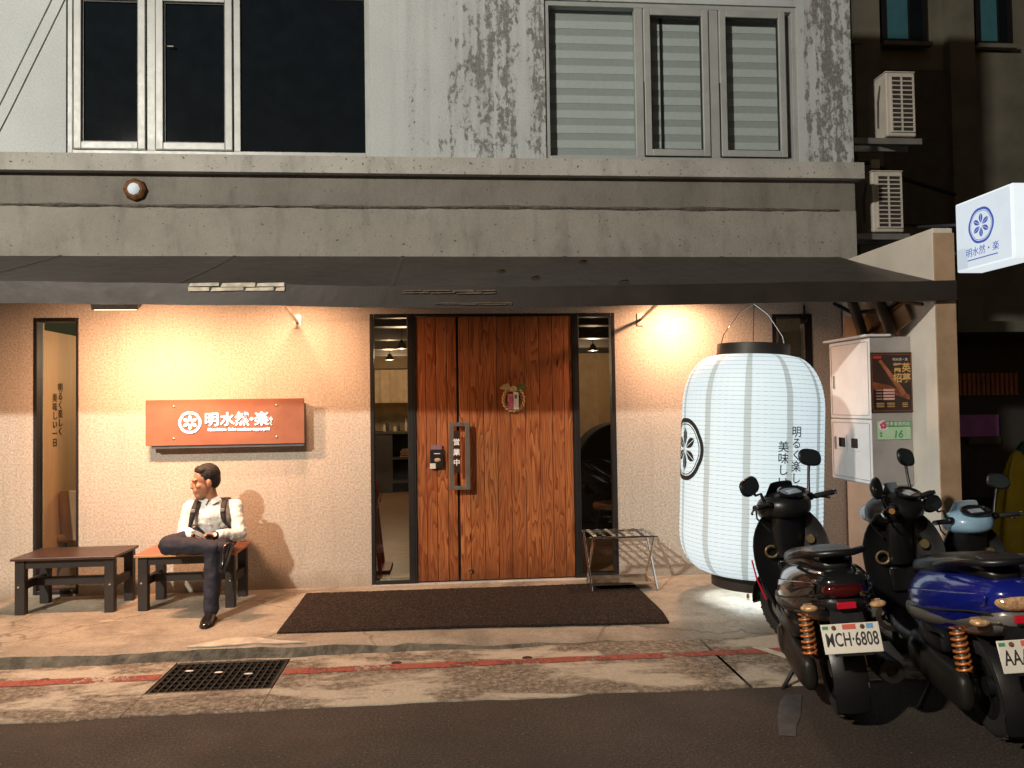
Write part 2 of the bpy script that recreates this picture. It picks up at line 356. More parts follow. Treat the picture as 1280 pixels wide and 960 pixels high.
# ================================================================ ground, road, drain strip, pavement
def nz(x, y, s=1.0): return noise.noise(Vector((x*s, y*s, 3.7)))
mb = MB(); mb.box(-150, 150, -150, 150, -.9, -.6); struct(mb.build('ground', 'asphalt'))
def strip(x0, x1, dx, y_back, y_front, z, zb, jit, sc):
    mb = MB(); n = max(2, int((x1-x0)/dx)); rows = []
    xs = [x0+(x1-x0)*i/n for i in range(n+1)]
    yf = [y_front + jit*(nz(x, 0, sc)+.6*nz(x, 5, sc*3.1)) for x in xs]
    top = [(x, y_back, z) for x in xs]; fr = [(x, y, z) for x, y in zip(xs, yf)]; lo = [(x, y-.002, zb) for x, y in zip(xs, yf)]
    k = n+1; vs = top+fr+lo
    for i in range(n): mb.f += [(i, i+k, i+k+1, i+1), (i+k, i+2*k, i+2*k+1, i+k+1)]
    mb.v = vs; return mb
mb = MB(); mb.add([(-150, -150, 0), (150, -150, 0), (150, -2.4, 0), (-150, -2.4, 0), (150, -2.4, -.6), (-150, -2.4, -.6)], [(0, 1, 2, 3), (3, 2, 4, 5)])
road = struct(mb.build('road', 'asphalt', fix=False), 'dark brown asphalt lane')
mb = MB(); mb.box(4.0, 150, -2.4, 20, -.3, -.004); struct(mb.build('alley_paving', 'asphalt'))
gutter = struct(strip(-30, -1.842, .06, -1.5, -2.55, .008, -.3, .035, 1.6).build('drain_strip', 'slab_concrete'), 'rough concrete drain cover strip along the pavement')
for a, b_, yb, yf, jit in ((-1.838, -1.092, -1.5, -1.675, 0), (-1.838, -1.092, -2.225, -2.55, .03), (-1.088, 1.765, -1.5, -2.55, .035), (1.785, 9, -1.5, -2.55, .035)):
    strip(a, b_, .06, yb, yf, .008, -.3, jit, 1.6).build('slab', 'slab_concrete', gutter)
for (x, y) in ((-.366, -1.86), (.507, -1.87), (-2.577, -1.90)):
    mb = MB(); mb.lathe([(.036, .0085), (.034, .0105), (.03, .0095), (0.001, .0092)], 14, Matrix.Translation((x, y, 0)) @ Matrix.Diagonal((1, .8, 1, 1)))
    mb.build('lifting_hole', 'ceil_dark', gutter, 40)
mb = MB(); mb.box(-1.95, -1.0, -2.35, -1.5, -.55, -.5); mb.box(-1.95, -1.84, -2.35, -1.5, -.5, -.01); mb.box(-1.09, -1.0, -2.35, -1.5, -.5, -.01); mb.box(-1.84, -1.09, -2.35, -2.23, -.5, -.01); mb.box(-1.84, -1.09, -1.67, -1.5, -.5, -.01)
mb.build('drain_pit', 'dark_room', gutter)
def line(x0, x1, yc, w, z, mat, name):
    mb = MB(); n = int((x1-x0)/.05); r = [[], []]
    for i in range(n+1):
        x = x0+(x1-x0)*i/n
        r[0].append((x, yc-w/2+.008*nz(x, 1, 6), z)); r[1].append((x, yc+w/2+.008*nz(x, 9, 6), z))
    mb.sheet(r, .001, (0, 0, -1)); return struct(mb.build(name, mat))
line(-30, -1.85, -1.95, .10, .0125, 'red_paint', 'red_kerb_line')['label'] = 'worn red no-parking line running up to the drain grate'
line(-1.08, 2.3, -1.945, .095, .0125, 'red_paint', 'red_kerb_line')['label'] = 'worn red no-parking line between drain grate and scooters'
mb = MB(); mb.prism([(2.06, -1.87), (2.12, -1.85), (2.30, -2.16), (2.23, -2.19)], lambda u, v, w: (u, v, .0165-w), .001); struct(mb.build('white_bay_line', 'white_paint'), 'short slanted white painted line by the scooters')
# pavement: raised slab, broken front edge that runs out to nothing near the scooters
mb = MB(); n = 380; xs = [-34+i*.1 for i in range(n+1)]; ys = [.3, -.4, -.9, -1.2, -1.38, -1.48, -1.56, -1.62]
def smooth(a, b, x): q = max(0, min(1, (x-a)/(b-a))); return q*q*(3-2*q)
rows = []
for j, y in enumerate(ys+['low']):
    row = []
    for x in xs:
        e = .035*nz(x, 0, 1.3)+.03*nz(x, 4, 4)+.018*nz(x, 6, 11)
        ramp_ = smooth(-1.6, 1.9, x)
        zt = .09
        if y == 'low': row.append((x, -1.66+e-.01, -.05)); continue
        f = smooth(-1.15, -1.62, y)
        yy = y + (e if j > 3 else 0)
        z = zt - (.072*ramp_)*f + .006*nz(x, y, .7) - (.012 if j == 7 else 0)
        if j == 7 : z -= .028*max(0, nz(x, 2, 2.2))+.012*nz(x, 3, 9)
        row.append((x, yy, z))
    rows.append(row)
for j in range(len(rows)): mb.v += rows[j]
k = n+1
mb.f = [(j*k+i, (j+1)*k+i, (j+1)*k+i+1, j*k+i+1) for j in range(len(rows)-2) for i in range(n)]
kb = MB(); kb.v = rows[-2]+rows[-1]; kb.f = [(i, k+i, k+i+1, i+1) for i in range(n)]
pav = struct(mb.build('pavement', 'pavement', smooth=35, fix=False), 'stained concrete forecourt pavement with crumbling edge')
kb.build('kerb_face', M('kerb_concrete', (.13, .11, .085), .95, var=.5, scale=9, bmp=.9, bscale=30, bdist=.02), pav, 60, fix=False)  # kerb face in a darker concrete than the pavement top
M('fresh_cement', (.50, .44, .35), .9, var=.25, scale=12, bmp=.5, bscale=50, bdist=.006)
pts = [(-1.80, -1.60), (-1.74, -1.55), (-1.66, -1.50), (-1.58, -1.455), (-1.50, -1.44), (-1.42, -1.445), (-1.36, -1.46), (-1.28, -1.50), (-1.2, -1.54), (-1.1, -1.57), (-1.0, -1.60), (-1.2, -1.60), (-1.34, -1.575), (-1.5, -1.60), (-1.63, -1.605)]
mb = MB(); mb.prism(pts, lambda u, v, w: (u+.01*nz(u, v, 20), v+.01*nz(v, u, 20), .0945+.006*nz(u, v, .7)-w), .012); mb.build('repair_patch', 'fresh_cement', pav, bevel=.004)

# ================================================================ restaurant building
bld = thing('restaurant_building', 'weathered two-storey concrete restaurant building with awning, wooden door and upper windows', 'building', (0, 0, 0))
def wall(name, mat, x0, x1, z0, z1, y0, y1, holes, parent):
    xs = sorted({x0, x1, *[h[0] for h in holes], *[h[1] for h in holes]}); zs = sorted({z0, z1, *[h[2] for h in holes], *[h[3] for h in holes]})
    xs = [x for x in xs if x0 <= x <= x1]; zs = [z for z in zs if z0 <= z <= z1]
    full = lambda i, j: 0 <= i < len(xs)-1 and 0 <= j < len(zs)-1 and not any(h[0]-1e-6 <= xs[i] and xs[i+1] <= h[1]+1e-6 and h[2]-1e-6 <= zs[j] and zs[j+1] <= h[3]+1e-6 for h in holes)
    mb = MB()
    for i in range(len(xs)-1):
        for j in range(len(zs)-1):
            if not full(i, j): continue
            a, b, c, d = xs[i], xs[i+1], zs[j], zs[j+1]
            q = lambda *p: mb.add(p, [(0, 1, 2, 3)])
            q((a, y0, c), (b, y0, c), (b, y0, d), (a, y0, d)); q((a, y1, d), (b, y1, d), (b, y1, c), (a, y1, c))
            if not full(i-1, j): q((a, y0, c), (a, y0, d), (a, y1, d), (a, y1, c))
            if not full(i+1, j): q((b, y1, c), (b, y1, d), (b, y0, d), (b, y0, c))
            if not full(i, j-1): q((a, y0, c), (a, y1, c), (b, y1, c), (b, y0, c))
            if not full(i, j+1): q((a, y1, d), (a, y0, d), (b, y0, d), (b, y1, d))
    return mb.build(name, mat, parent, fix=False)
SL1, BAY, SL2 = (-3.63, -3.25, .11, 2.535), (-.71, 1.56, .05, 2.555), (3.085, 3.48, .4, 2.535)
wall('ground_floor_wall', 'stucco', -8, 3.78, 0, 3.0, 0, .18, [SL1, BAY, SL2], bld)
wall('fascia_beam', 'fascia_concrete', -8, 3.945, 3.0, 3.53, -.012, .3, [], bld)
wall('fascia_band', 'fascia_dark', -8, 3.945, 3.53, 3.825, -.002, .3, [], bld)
# crumbling construction joint
mb = MB(); rows = [[], [], []]
for i in range(480):
    x = -8+i*.025
    if x > 3.80: break
    zc = 3.535+.008*nz(x, 1, .8); hh = .014+.012*nz(x, 3, 4)+.006*nz(x, 8, 15)
    rows[0].append((x, -.013, zc-hh)); rows[1].append((x, -.026-.012*nz(x, 6, 9), zc)); rows[2].append((x, -.008, zc+hh+.004))
mb.loft(rows, caps=False, closed=False); mb.build('mortar_joint', 'mortar', bld)
led = wall('ledge', 'ledge_concrete', -8, 4.0, 3.825, 3.98, -.085, .3, [], bld)
W1, W2 = (-3.36, -.686, 4.0, 5.52), (.942, 3.403, 4.0, 5.52)
wall('upper_wall', 'peeling_paint', -8, 3.945, 3.98, 7.5, 0, .25, [W1, W2], bld)
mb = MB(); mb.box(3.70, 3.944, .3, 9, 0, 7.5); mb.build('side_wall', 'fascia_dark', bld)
mb = MB(); mb.box(-8, 3.94, .25, 9, 7.3, 7.5); mb.build('roof', 'fascia_concrete', bld)
mb = MB(); M('pale_concrete', (.60, .56, .50), .88, var=.14, scale=2.2, bmp=.35, bscale=35, bdist=.006); mb.box(3.78, 3.945, -1.4, -.0001, 0, 3.04); mb.build('wing_wall', 'pale_concrete', bld, bevel=.01)
mb = MB(); mb.box(3.778, 3.949, -1.412, -1.4005, 0, 3.0); mb.build('wing_wall_end', 'tan_render', bld, bevel=.004)
mb = MB(); mb.box(3.772, 3.7795, -.02, -.006, 0.02, 2.6); mb.build('wall_joint', 'mortar', bld)
# upper windows
def upper_window(w, mulls, sashes, panes, blind):
    x0, x1, z0, z1 = w; y0, y1 = .02, .10; mb = MB(); e = .045
    mb.box(x0, x0+e, y0, y1, z0, z1); mb.box(x1-e, x1, y0, y1, z0, z1); mb.box(x0+e, x1-e, y0, y1, z0, z0+e); mb.box(x0+e, x1-e, y0, y1, z1-e, z1)
    for a, b in mulls: mb.box(a, b, y0+.004, y1, z0+e, z1-e)
    wd = mb.build('window', 'window_frame', bld, bevel=.004)
    for a, b in sashes:
        mb = MB(); s = .065; c, d = z0+e+.005, z1-e-.005; yy0, yy1 = .005, .07
        mb.box(a, a+s, yy0, yy1, c, d); mb.box(b-s, b, yy0, yy1, c, d); mb.box(a+s, b-s, yy0, yy1, c, c+s); mb.box(a+s, b-s, yy0, yy1, d-s, d)
        i2 = .012   # black gasket line round the glass
        mb.build('casement_sash', 'window_frame', wd, bevel=.006)
        mb = MB(); a2, b2, c2, d2 = a+s, b-s, c+s, d-s
        for bx in ((a2, a2+i2, c2, d2), (b2-i2, b2, c2, d2), (a2+i2, b2-i2, c2, c2+i2), (a2+i2, b2-i2, d2-i2, d2)): mb.box(bx[0], bx[1], .03, .05, bx[2], bx[3])
        mb.build('gasket', 'black_metal', wd)
        mb = MB(); mb.bar((a-.004, .012, (c+d)/2), (a-.004, .012, c), .006, .012); mb.bar((a-.004, .012, c-.004), (b+.004, .012, c-.004), .012, .006); mb.build('shadow_gap', 'black_metal', wd)
    for a, b in panes:
        mb = MB(); mb.box(a, b, .045, .05, z0+e, z1-e); mb.build('pane', 'thin_glass' if blind else 'dark_glass', wd)
        if blind:
            n_ = 21; h = (z1-z0)/n_
            for k in range(n_):
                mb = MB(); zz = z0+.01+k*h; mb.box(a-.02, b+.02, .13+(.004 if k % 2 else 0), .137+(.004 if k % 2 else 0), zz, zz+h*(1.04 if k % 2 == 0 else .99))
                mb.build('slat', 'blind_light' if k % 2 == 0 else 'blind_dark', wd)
    if not blind:
        mb = MB(); mb.box(x0, x1, .14, .16, z0, z1); mb.build('dark_backing', 'dark_room', wd)  # dark sheet stands in for the unlit room behind the panes
    return wd
wl = upper_window(W1, [(-2.672, -2.60), (-1.91, -1.852)], [(-3.30, -2.682), (-2.592, -1.92)], [(-3.25, -2.73), (-2.54, -1.97), (-1.852, -.731)], False)
wr = upper_window(W2, [(1.811, 1.888), (2.533, 2.627)], [(1.895, 2.527), (2.634, 3.29)], [(.987, 1.811), (1.94, 2.48), (2.68, 3.24)], True)
mb = MB(); mb.box(2.08, 2.105, .118, .124, 4.07, 5.45); mb.build('blind_gap', 'black_metal', wr)
mb = MB(); mb.box(-2.49, -2.43, .0, .045, 4.98, 4.995); mb.build('window_catch', 'chrome', wl, bevel=.003)
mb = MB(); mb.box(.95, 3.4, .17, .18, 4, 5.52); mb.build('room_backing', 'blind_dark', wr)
# slot windows and entrance bay
def slot(x0, x1, z0, z1, fl, fr, depth=.1, yb=0.0):
    mb = MB(); e = .035
    mb.box(x0, x0+fl, -.006+yb, depth, z0, z1); mb.box(x1-fr, x1, -.006+yb, depth, z0, z1)
    mb.box(x0+fl, x1-fr, -.006+yb, depth, z0, z0+e); mb.box(x0+fl, x1-fr, -.006+yb, depth, z1-e, z1)
    f = mb.build('slot_window', 'black_metal', bld, bevel=.004)
    mb = MB(); mb.box(x0+fl, x1-fr, .05, .056, z0+e, z1-e); mb.build('pane', 'thin_glass', f)
    return f
slot(*SL1, .03, .022); slot(-.71, -.316, .10, 2.555, .035, .055); slot(1.172, 1.56, .10, 2.555, .045, .035); slot(*SL2, .04, .07)
mb = MB(); mb.box(-.706, 1.556, -.03, .17, .05, .099); mb.build('threshold', 'ledge_concrete', bld, bevel=.006)
mb = MB(); mb.box(-.316, 1.172, .0, .12, 2.535, 2.555); mb.box(-.316, -.3, -.003, .12, .10, 2.535); mb.box(1.157, 1.172, -.003, .12, .10, 2.535); mb.build('door_frame', 'black_metal', bld)
def door(edges, hx, hdir):
    mb = MB(); mb.box(edges[0], edges[-1], .052, .09, .11, 2.53); d = mb.build('door', 'black_metal', bld)
    for a, b in zip(edges, edges[1:]):
        mb = MB(); w = b-a; mb.box(-w/2+.0018, w/2-.0018, 0, .04, 0, 2.42)
        mb.build('plank', 'door_wood', d, bevel=.004, loc=((a+b)/2, .012+random.uniform(-.0015, .0015), .11))
    mb = MB(); mb.box(hx-.021, hx+.021, -.085, -.06, .945, 1.555)
    for z in (.945, 1.52): mb.box(min(hx, hx+hdir*.075), max(hx, hx+hdir*.075), -.084, -.061, z, z+.035)
    for z in (.95, 1.525): mb.box(hx+hdir*.05-.012, hx+hdir*.05+.012, -.061, .02, z, z+.025)
    mb.build('handle', 'steel', d, bevel=.003)
    return d
MB().box(.0765, .0955, .03, .088, .11, 2.53).build('door_gap_strip', 'black_metal', bld)  # added black strip, darkens the open gap between the leaves
d1 = door([-.298, -.204, -.110, -.010, .076], .022, 1)
d2 = door([.096, .194, .324, .449, .575, .708, .842, .961, 1.073, 1.155], .168, -1)
mb = MB(); mb.lathe([(.002, -.028), (.018, -.026), (.02, -.01), (.02, 0)], 14, Matrix.Translation((.185, .012, .20)) @ Matrix.Rotation(rad(-90), 4, 'X') @ Matrix.Translation((0, 0, 0))); mb.build('door_lock', 'chrome', d2, 40)

M('patch_grey', (.055, .055, .055), .5, var=.4, scale=12, bmp=.5, bscale=120)
mb = MB(); mb.prism([(1.66, -3.20), (1.74, -3.22), (1.80, -3.10), (1.88, -2.98), (1.97, -2.80), (2.02, -2.70), (1.93, -2.68), (1.84, -2.80), (1.75, -2.98), (1.70, -3.10)], lambda u, v, w: (u, v, .004-w), .001); mb.build('asphalt_patch', 'patch_grey', road)

# ================================================================ dining room behind the glass
struct(MB().box(-3.9, 3.69, .181, 9, .04, .10).build('dining_room_floor', 'floor_boards'))
struct(MB().box(-3.9, 3.69, .301, 9, 2.82, 2.9).build('dining_room_ceiling', 'ceil_dark'))
struct(MB().box(-3.9, 3.69, 9, 9.1, .0, 2.9).build('dining_room_back_wall', 'warm_wall'))
part = struct(MB().box(-3.78, -3.66, .185, 8.99, .101, 2.45).build('dining_room_partition', 'pale_ply'), 'pale plywood partition with brush lettering behind the slot window')
M('ink', (.02, .02, .02), .7, bmp=0); M('tan_leather', (.36, .22, .12), .55); M('brown_leather', (.20, .09, .045), .5)
def vtext(s, size, pitch, fn, **kw):
    mb = MB()
    for i, ch in enumerate(s):
        t_ = text_mb(ch, size, lambda u, v, w, i=i: fn(u, v-i*pitch, w), **kw); mb.add(t_.v, t_.f)
    return mb
fnp = lambda y0, z0: (lambda u, v, w: (-3.655-.0+w*.5, y0+u*1.0, z0+v))
vtext('明るく楽しく', .085, .083, fnp(.52, 1.93), extr=.002, off=.001).build('lettering', 'ink', part)
vtext('美味しい一日', .085, .083, fnp(.42, 1.83), extr=.002, off=.001).build('lettering', 'ink', part)
def room_lamp(x, y, z, w, label, spot=None):
    t_ = thing('pendant_lamp', label, 'lamp', (x, y, z), group='dining room pendant lamps')
    M('lamp_glow', (.8, .7, .5), emit=(1, .66, .34), es=9)
    MB().tube([(0, 0, .04), (0, 0, 2.815-z)], .006, 6).build('cord', 'black_metal', t_)
    MB().lathe([(.015, .07), (.03, .05), (.085, -.04), (.08, -.04), (.02, .05)], 20).build('lamp_shade', 'black_metal', t_, 40)
    MB().ell((0, 0, -.01), .032, 12, 8).build('bulb', 'lamp_glow', t_, 180)
    d = bpy.data.lights.new('room_light', 'POINT'); d.energy = w; d.color = (1, .70, .42); d.shadow_soft_size = .08
    o = bpy.data.objects.new('room_light', d); COL.objects.link(o); o.parent = t_; o.location = (0, 0, -.12)
room_lamp(-2.5, 1.1, 2.4, 42, 'pendant lamp over the chair by the plywood partition')
room_lamp(-1.0, 6.2, 2.55, 60, 'pendant lamp in front of the kitchen counter curtain')
room_lamp(-.6, 3.0, 2.5, 22, 'pendant lamp over the open dining room floor')
room_lamp(2.2, 4.4, 2.55, 34, 'pendant lamp over the brown chair table')
def chair(x, y, rz, mat, label, sc=1):
    c = thing('dining_chair', label, 'chair', (x, y, .10), (0, 0, rz)); rows = []
    for k in range(9):
        z = .40+k*.06; bow = .05*math.sin(k/8*math.pi*.8)
        wd = .24*(1-.12*(k/8)**3)
        rows.append([(u*wd, .20+.06*(k/8)-.10*(u*u)*1.0+.0*bow, z-.03*(abs(u)**4)*(k/8)) for u in (-1, -.75, -.4, 0, .4, .75, 1)])
    MB().sheet(rows, .035, (0, 1, 0)).build('backrest', mat, c, 60, bevel=.012)
    MB().box(-.23, .23, -.24, .22, .38, .46).build('seat', mat, c, 60, bevel=.03, seg=3)
    for sx, sy in ((-1, -1), (1, -1), (-1, 1), (1, 1)): MB().tube([(sx*.17, sy*.15, .385), (sx*.22, sy*.22, 0)], [.018, .011], 8).build('leg', 'black_metal', c, 60)
    return c
chair(-3.40, .62, rad(165), 'tan_leather', 'tan upholstered dining chair beside the plywood partition')
chair(1.98, 1.75, rad(-60), 'brown_leather', 'brown leather dining chair behind the glass by the folding rack')
# kitchen counter
ct = thing('kitchen_counter', 'dark kitchen counter with open shelf inside the dining room', 'counter', (0, 7.3, .10))
M('counter_dark', (.045, .037, .032), .5); M('dish', (.6, .52, .4), .3)
MB().box(-3.6, .6, 0, .6, 1.09, 1.14).build('worktop', 'counter_dark', ct, bevel=.006)
MB().box(-3.6, -1.05, .02, .6, 0, 1.089).build('cabinet_body', 'counter_dark', ct); MB().box(-.35, .6, .02, .6, 0, 1.089).build('cabinet_body', 'counter_dark', ct)
MB().box(-1.05, -.35, .5, .6, 0, 1.089).build('back_panel', 'ceil_dark', ct); MB().box(-1.05, -.35, .02, .5, .18, .22).build('shelf', 'counter_dark', ct); MB().box(-1.05, -.35, .02, .5, .62, .65).build('shelf', 'counter_dark', ct)
for k, (zz, w_) in enumerate(((.66, .22), (.70, .2), (.74, .21), (.78, .18))):
    p_ = MB().box(-.70-w_, -.70+w_, 7.38, 7.72, .10+zz, .10+zz+.022).build('serving_board', 'floor_boards'); tag(p_, ('bottom', 'second lowest', 'second highest', 'topmost')[k]+' wooden serving board of the stack on the counter shelf', 'board', 'serving boards on the shelf')
for k in range(9):
    x = -1.28+.068*k; h = random.uniform(.10, .26); r = random.uniform(.022, .034)
    o = MB().lathe([(.001, 0), (r, 0), (r, h*.6), (r*.4, h*.78), (r*.4, h), (.001, h)], 12).build('bottle', ['thin_glass', 'dish', 'counter_dark'][k % 3], smooth=40, loc=(x, 7.45+.06*(k % 2), 1.24))
    tag(o, ('small clear glass bottle', 'small cream ceramic bottle', 'small dark bottle')[k % 3]+' on the kitchen worktop', 'bottle', 'bottles on the kitchen worktop')
M('canvas', (.55, .42, .28), .9, bmp=.2, bscale=15, bdist=.02)
rows = [[(-1.45+.03*i, 7.9+.03*math.sin(i*.8)+.01*math.sin(i*2.1), z) for i in range(32)] for z in (1.78, 2.0, 2.2, 2.42)]
o = MB().sheet(rows, .006, (0, 1, 0)).build('kitchen_curtain', 'canvas', smooth=60); tag(o, 'cream canvas curtain hanging above the kitchen counter', 'curtain')
o = MB().tube([(-1.6, 7.9, 2.43), (-.4, 7.9, 2.43)], .014, 8).build('curtain_rail', 'chrome'); tag(o, 'thin metal rail carrying the canvas kitchen curtain', 'rail')
# red high chair
M('red_wood', (.28, .045, .025), .45); M('red_cloth', (.40, .03, .03), .8, bmp=.3, bscale=30)
hc = thing('high_chair', 'tall reddish wooden high chair behind the glass beside the door', 'high chair', (-.86, .62, .10))
for sx in (-1, 1):
    MB().bar((sx*.16+.02, -.16, 0), (sx*.11, -.02, .84), .035, .035).build('leg', 'red_wood', hc, bevel=.004)
    MB().bar((sx*.16+.02, .22, 0), (sx*.11, .05, .84), .035, .035).build('leg', 'red_wood', hc, bevel=.004)
MB().box(-.15, .15, -.10, .16, .60, .625).build('seat', 'red_wood', hc, bevel=.005); MB().bar((.16, -.13, .22), (.16, .19, .22), .025, .03).build('stretcher', 'red_wood', hc); MB().box(.1, .28, -.18, .24, .0, .03).build('foot_board', 'red_wood', hc, bevel=.005)
o = MB().ell((0, 0, 0), (.075, .09, .13), 12, 9).tube([(.04, -.06, .1), (.10, -.08, 0), (.07, -.06, -.12)], .012, 6).build('red_bag', 'red_cloth', smooth=60, loc=(-.745, .50, .90)); remesh(o, .012); tag(o, 'small red cloth bag hung on the high chair', 'bag')
# black rounded booth screen
M('black_cloth', (.012, .011, .012), .9, bmp=.2, bscale=40)
pl = [(1.42, 0)] + [(2.05-.56*math.cos(a), .75+.62*math.sin(a)) for a in [math.pi/2*q/10 for q in range(11)]] + [(2.6, 1.37), (2.6, 0)]
o = MB().prism(pl, lambda u, v, w: (u, 2.0+w, .10+v), .5).build('booth_screen', 'black_cloth', smooth=40, bevel=.03); tag(o, 'black rounded booth screen standing inside the slot beside the door', 'screen')
tb = thing('dining_table', 'small round dining table set in front of the black booth screen', 'table', (1.92, 1.2, .10))
MB().lathe([(.001, .74), (.16, .74), (.165, .755), (.16, .77), (.001, .77)], 24).build('table_top', 'counter_dark', tb, 40); MB().tube([(0, 0, 0), (0, 0, .74)], .03, 10).build('pedestal', 'black_metal', tb, 60); MB().lathe([(.14, 0), (.13, .02), (.02, .03)], 20, caps=True).build('foot', 'black_metal', tb, 40)
o = MB().lathe([(.001, 0), (.03, 0), (.055, .03), (.05, .03), (.028, .008), (.001, .008)], 16).build('small_bowl', 'dish', smooth=50, loc=(1.88, 1.15, .872)); tag(o, 'small pale bowl on the round dining table', 'bowl')
struct(MB().box(1.5, 3.6, 6.3, 6.4, .101, 2.6).build('dining_room_screen_wall', 'warm_wall')); struct(MB().box(2.63, 2.95, 6.24, 6.299, .101, 2.5).build('dining_room_wall_panel', 'pale_ply'))
struct(MB().box(3.30, 3.69, .35, .39, .101, 2.40).build('dining_room_side_panel', 'tan_render'))
for k in range(4): tag(MB().box(-3.6, 3.68, 1.5+k*1.7, 1.72+k*1.7, 2.6, 2.815).build('ceiling_beam', 'counter_dark'), 'dark beam under the dining room ceiling', 'beam', 'dining room ceiling beams')

# ================================================================ awning
M('awning_cloth', (.030, .024, .021), .5, var=.3, scale=2.5, bmp=.25, bscale=9, bdist=.01); M('tape', (.55, .50, .40), .6, var=.35, scale=15)
aw = thing('awning', 'long dark brown cloth awning over the pavement with torn tape patches', 'awning', (0, 0, 0))
def sag(x): return .045*math.exp(-((x-.4)/2.2)**2) + .006*nz(x, 2, 1.7)
xs = [-8+i*.0981 for i in range(121)]
rows = []
for q in [i/8 for i in range(9)]:
    rows.append([(x, -.003-1.447*q, 3.085-(3.085-2.618)*q-.02*math.sin(math.pi*q)*(.6+.4*nz(x, q, .9))-sag(x)*q) for x in xs])
MB().sheet(rows, .006, (0, 0, -1)).build('canopy', 'awning_cloth', aw, 60)
for x_ in (-6.4, -4.9, -3.4, -1.9, -.4, 1.1, 2.6):
    MB().loft([[(x_+a, -.003-1.447*q-.002, 3.085-(3.085-2.618)*q-.02*math.sin(math.pi*q)*(.6+.4*nz(x_, q, .9))-sag(x_)*q+h_) for a, h_ in ((-.02, -.001), (-.012, .005), (.012, .005), (.02, -.001))] for q in [i/8 for i in range(9)]], caps=False, closed=False).build('seam', 'awning_cloth', aw, 60)
xv = xs + [3.85, 3.93]
rows = [[(x, -1.452-.004*nz(x, z_, 3), z_-sag(x)*(1 if z_ > 2.55 else 1.0)-.004*nz(x, 7, 4)) for x in xv] for z_ in (2.622, 2.56, 2.51, 2.468)]
val = MB().sheet(rows, .007, (0, 1, 0)).build('valance', 'awning_cloth', aw, 60)
MB().tube([(-8, -1.425, 2.55), (-4, -1.425, 2.545), (-1.5, -1.425, 2.53), (.4, -1.425, 2.51), (2.2, -1.425, 2.53), (3.93, -1.425, 2.56)], .018, 10).build('front_bar', 'black_metal', aw, 60)
for xw, xf in ((-1.351, -1.245), (1.805, 1.648), (-4.4, -4.3)):
    MB().tube([(xw, -.0, 2.486), (xw, -.05, 2.49), (xf, -1.41, 2.535 if xw < 0 else 2.52)], .014, 8).box(xw-.03, xw+.03, -.012, -.001, 2.43, 2.55).build('arm', 'steel', aw, 60)
def tatter(x0, x1, z0, z1, n, mat, sd):
    rnd = random.Random(sd); mb = MB()
    for r in range(2):
        x = x0
        while x < x1-.02:
            w = rnd.uniform(.12, .26); xe = min(x+w, x1); a, b = z0+(z1-z0)*(.48*r), z0+(z1-z0)*(.48*r+.46)
            mb.prism([(x+rnd.uniform(0, .006), a+rnd.uniform(0, .006)), (xe-.006, a+rnd.uniform(0, .008)), (xe-rnd.uniform(.003, .012), b), (x+rnd.uniform(0, .02), b-rnd.uniform(0, .008))], lambda u, v, w_: (u, -1.4605-w_-.001*r, v), .0015); x = xe
    return mb.build('tape_patch', mat, aw)
tatter(-1.83, -1.155, 2.545, 2.612, 4, 'tape', 3)
M('worn_tape', (.10, .075, .055), .5, var=.4, scale=20); tatter(-.33, .36, 2.522, 2.556, 4, 'worn_tape', 5); tatter(-.1, .48, 2.44, 2.462, 4, 'worn_tape', 9)
M('leaf_orange', (.45, .10, .03), .6); M('leaf_tan', (.40, .26, .10), .6)
for i, (x, q, mt, lb) in enumerate(((1.22, .2, 'leaf_orange', 'small orange fallen leaf near the top of the awning'), (.70, .72, 'leaf_tan', 'small tan fallen leaf near the front edge of the awning'), (.45, .5, 'leaf_tan', 'dry tan twig leaf in the middle of the awning'), (1.35, .9, 'leaf_tan', 'tiny tan leaf above the valance of the awning'))):
    y = -1.45*q; z = 3.085-.467*q-.02*math.sin(math.pi*q)-sag(x)*q+.008
    mb = MB(); s_ = .045
    mb.loft([[(x-s_, y, z), (x-s_*.3, y-.02, z+.012), (x+s_*.4, y-.022, z+.016), (x+s_, y, z+.008)], [(x-s_, y, z-.002), (x-s_*.2, y+.01, z+.005), (x+s_*.4, y+.022, z+.006), (x+s_, y+.002, z+.006)]], caps=False, closed=False)
    tag(mb.sheet([[(x-.01, y, z), (x+.01, y, z)], [(x-.01, y+.01, z), (x+.01, y+.01, z)]], .001, (0, 0, 1)).build('fallen_leaf', mt), lb, 'leaf')

# lamps under the awning
def flood(x, y, z, tilt, energy, label, w=.34, col=(1, .52, .29)):
    t_ = thing('awning_lamp', label, 'lamp', (x, y, z), (tilt, 0, 0), group='lamps under the awning')
    M('lamp_case', (.35, .36, .37), .45, .6); M('flood_glow', (.9, .8, .6), emit=(1, .75, .48), es=8)
    MB().box(-w/2, w/2, -.06, .06, .0, .05).build('housing', 'lamp_case', t_, bevel=.006)
    for k in range(9):
        xx = -w/2+.02+k*(w-.04)/8; MB().box(xx-.003, xx+.003, -.058, .058, .0505, .068).build('cooling_fin', 'lamp_case', t_)
    MB().box(-w/2+.015, w/2-.015, -.048, .048, -.004, -.0005).build('lens', 'flood_glow', t_)
    MB().tube([(-w/2-.01, 0, .025), (-w/2-.02, 0, .11), (w/2+.02, 0, .11), (w/2+.01, 0, .025)], .006, 6).build('bracket', 'black_metal', t_, 60)
    d = bpy.data.lights.new('lamp_light', 'AREA'); d.shape = 'RECTANGLE'; d.size = w-.04; d.size_y = .08; d.energy = energy; d.color = col; d.spread = rad(165)
    o = bpy.data.objects.new('lamp_light', d); COL.objects.link(o); o.parent = t_; o.location = (0, 0, -.012)
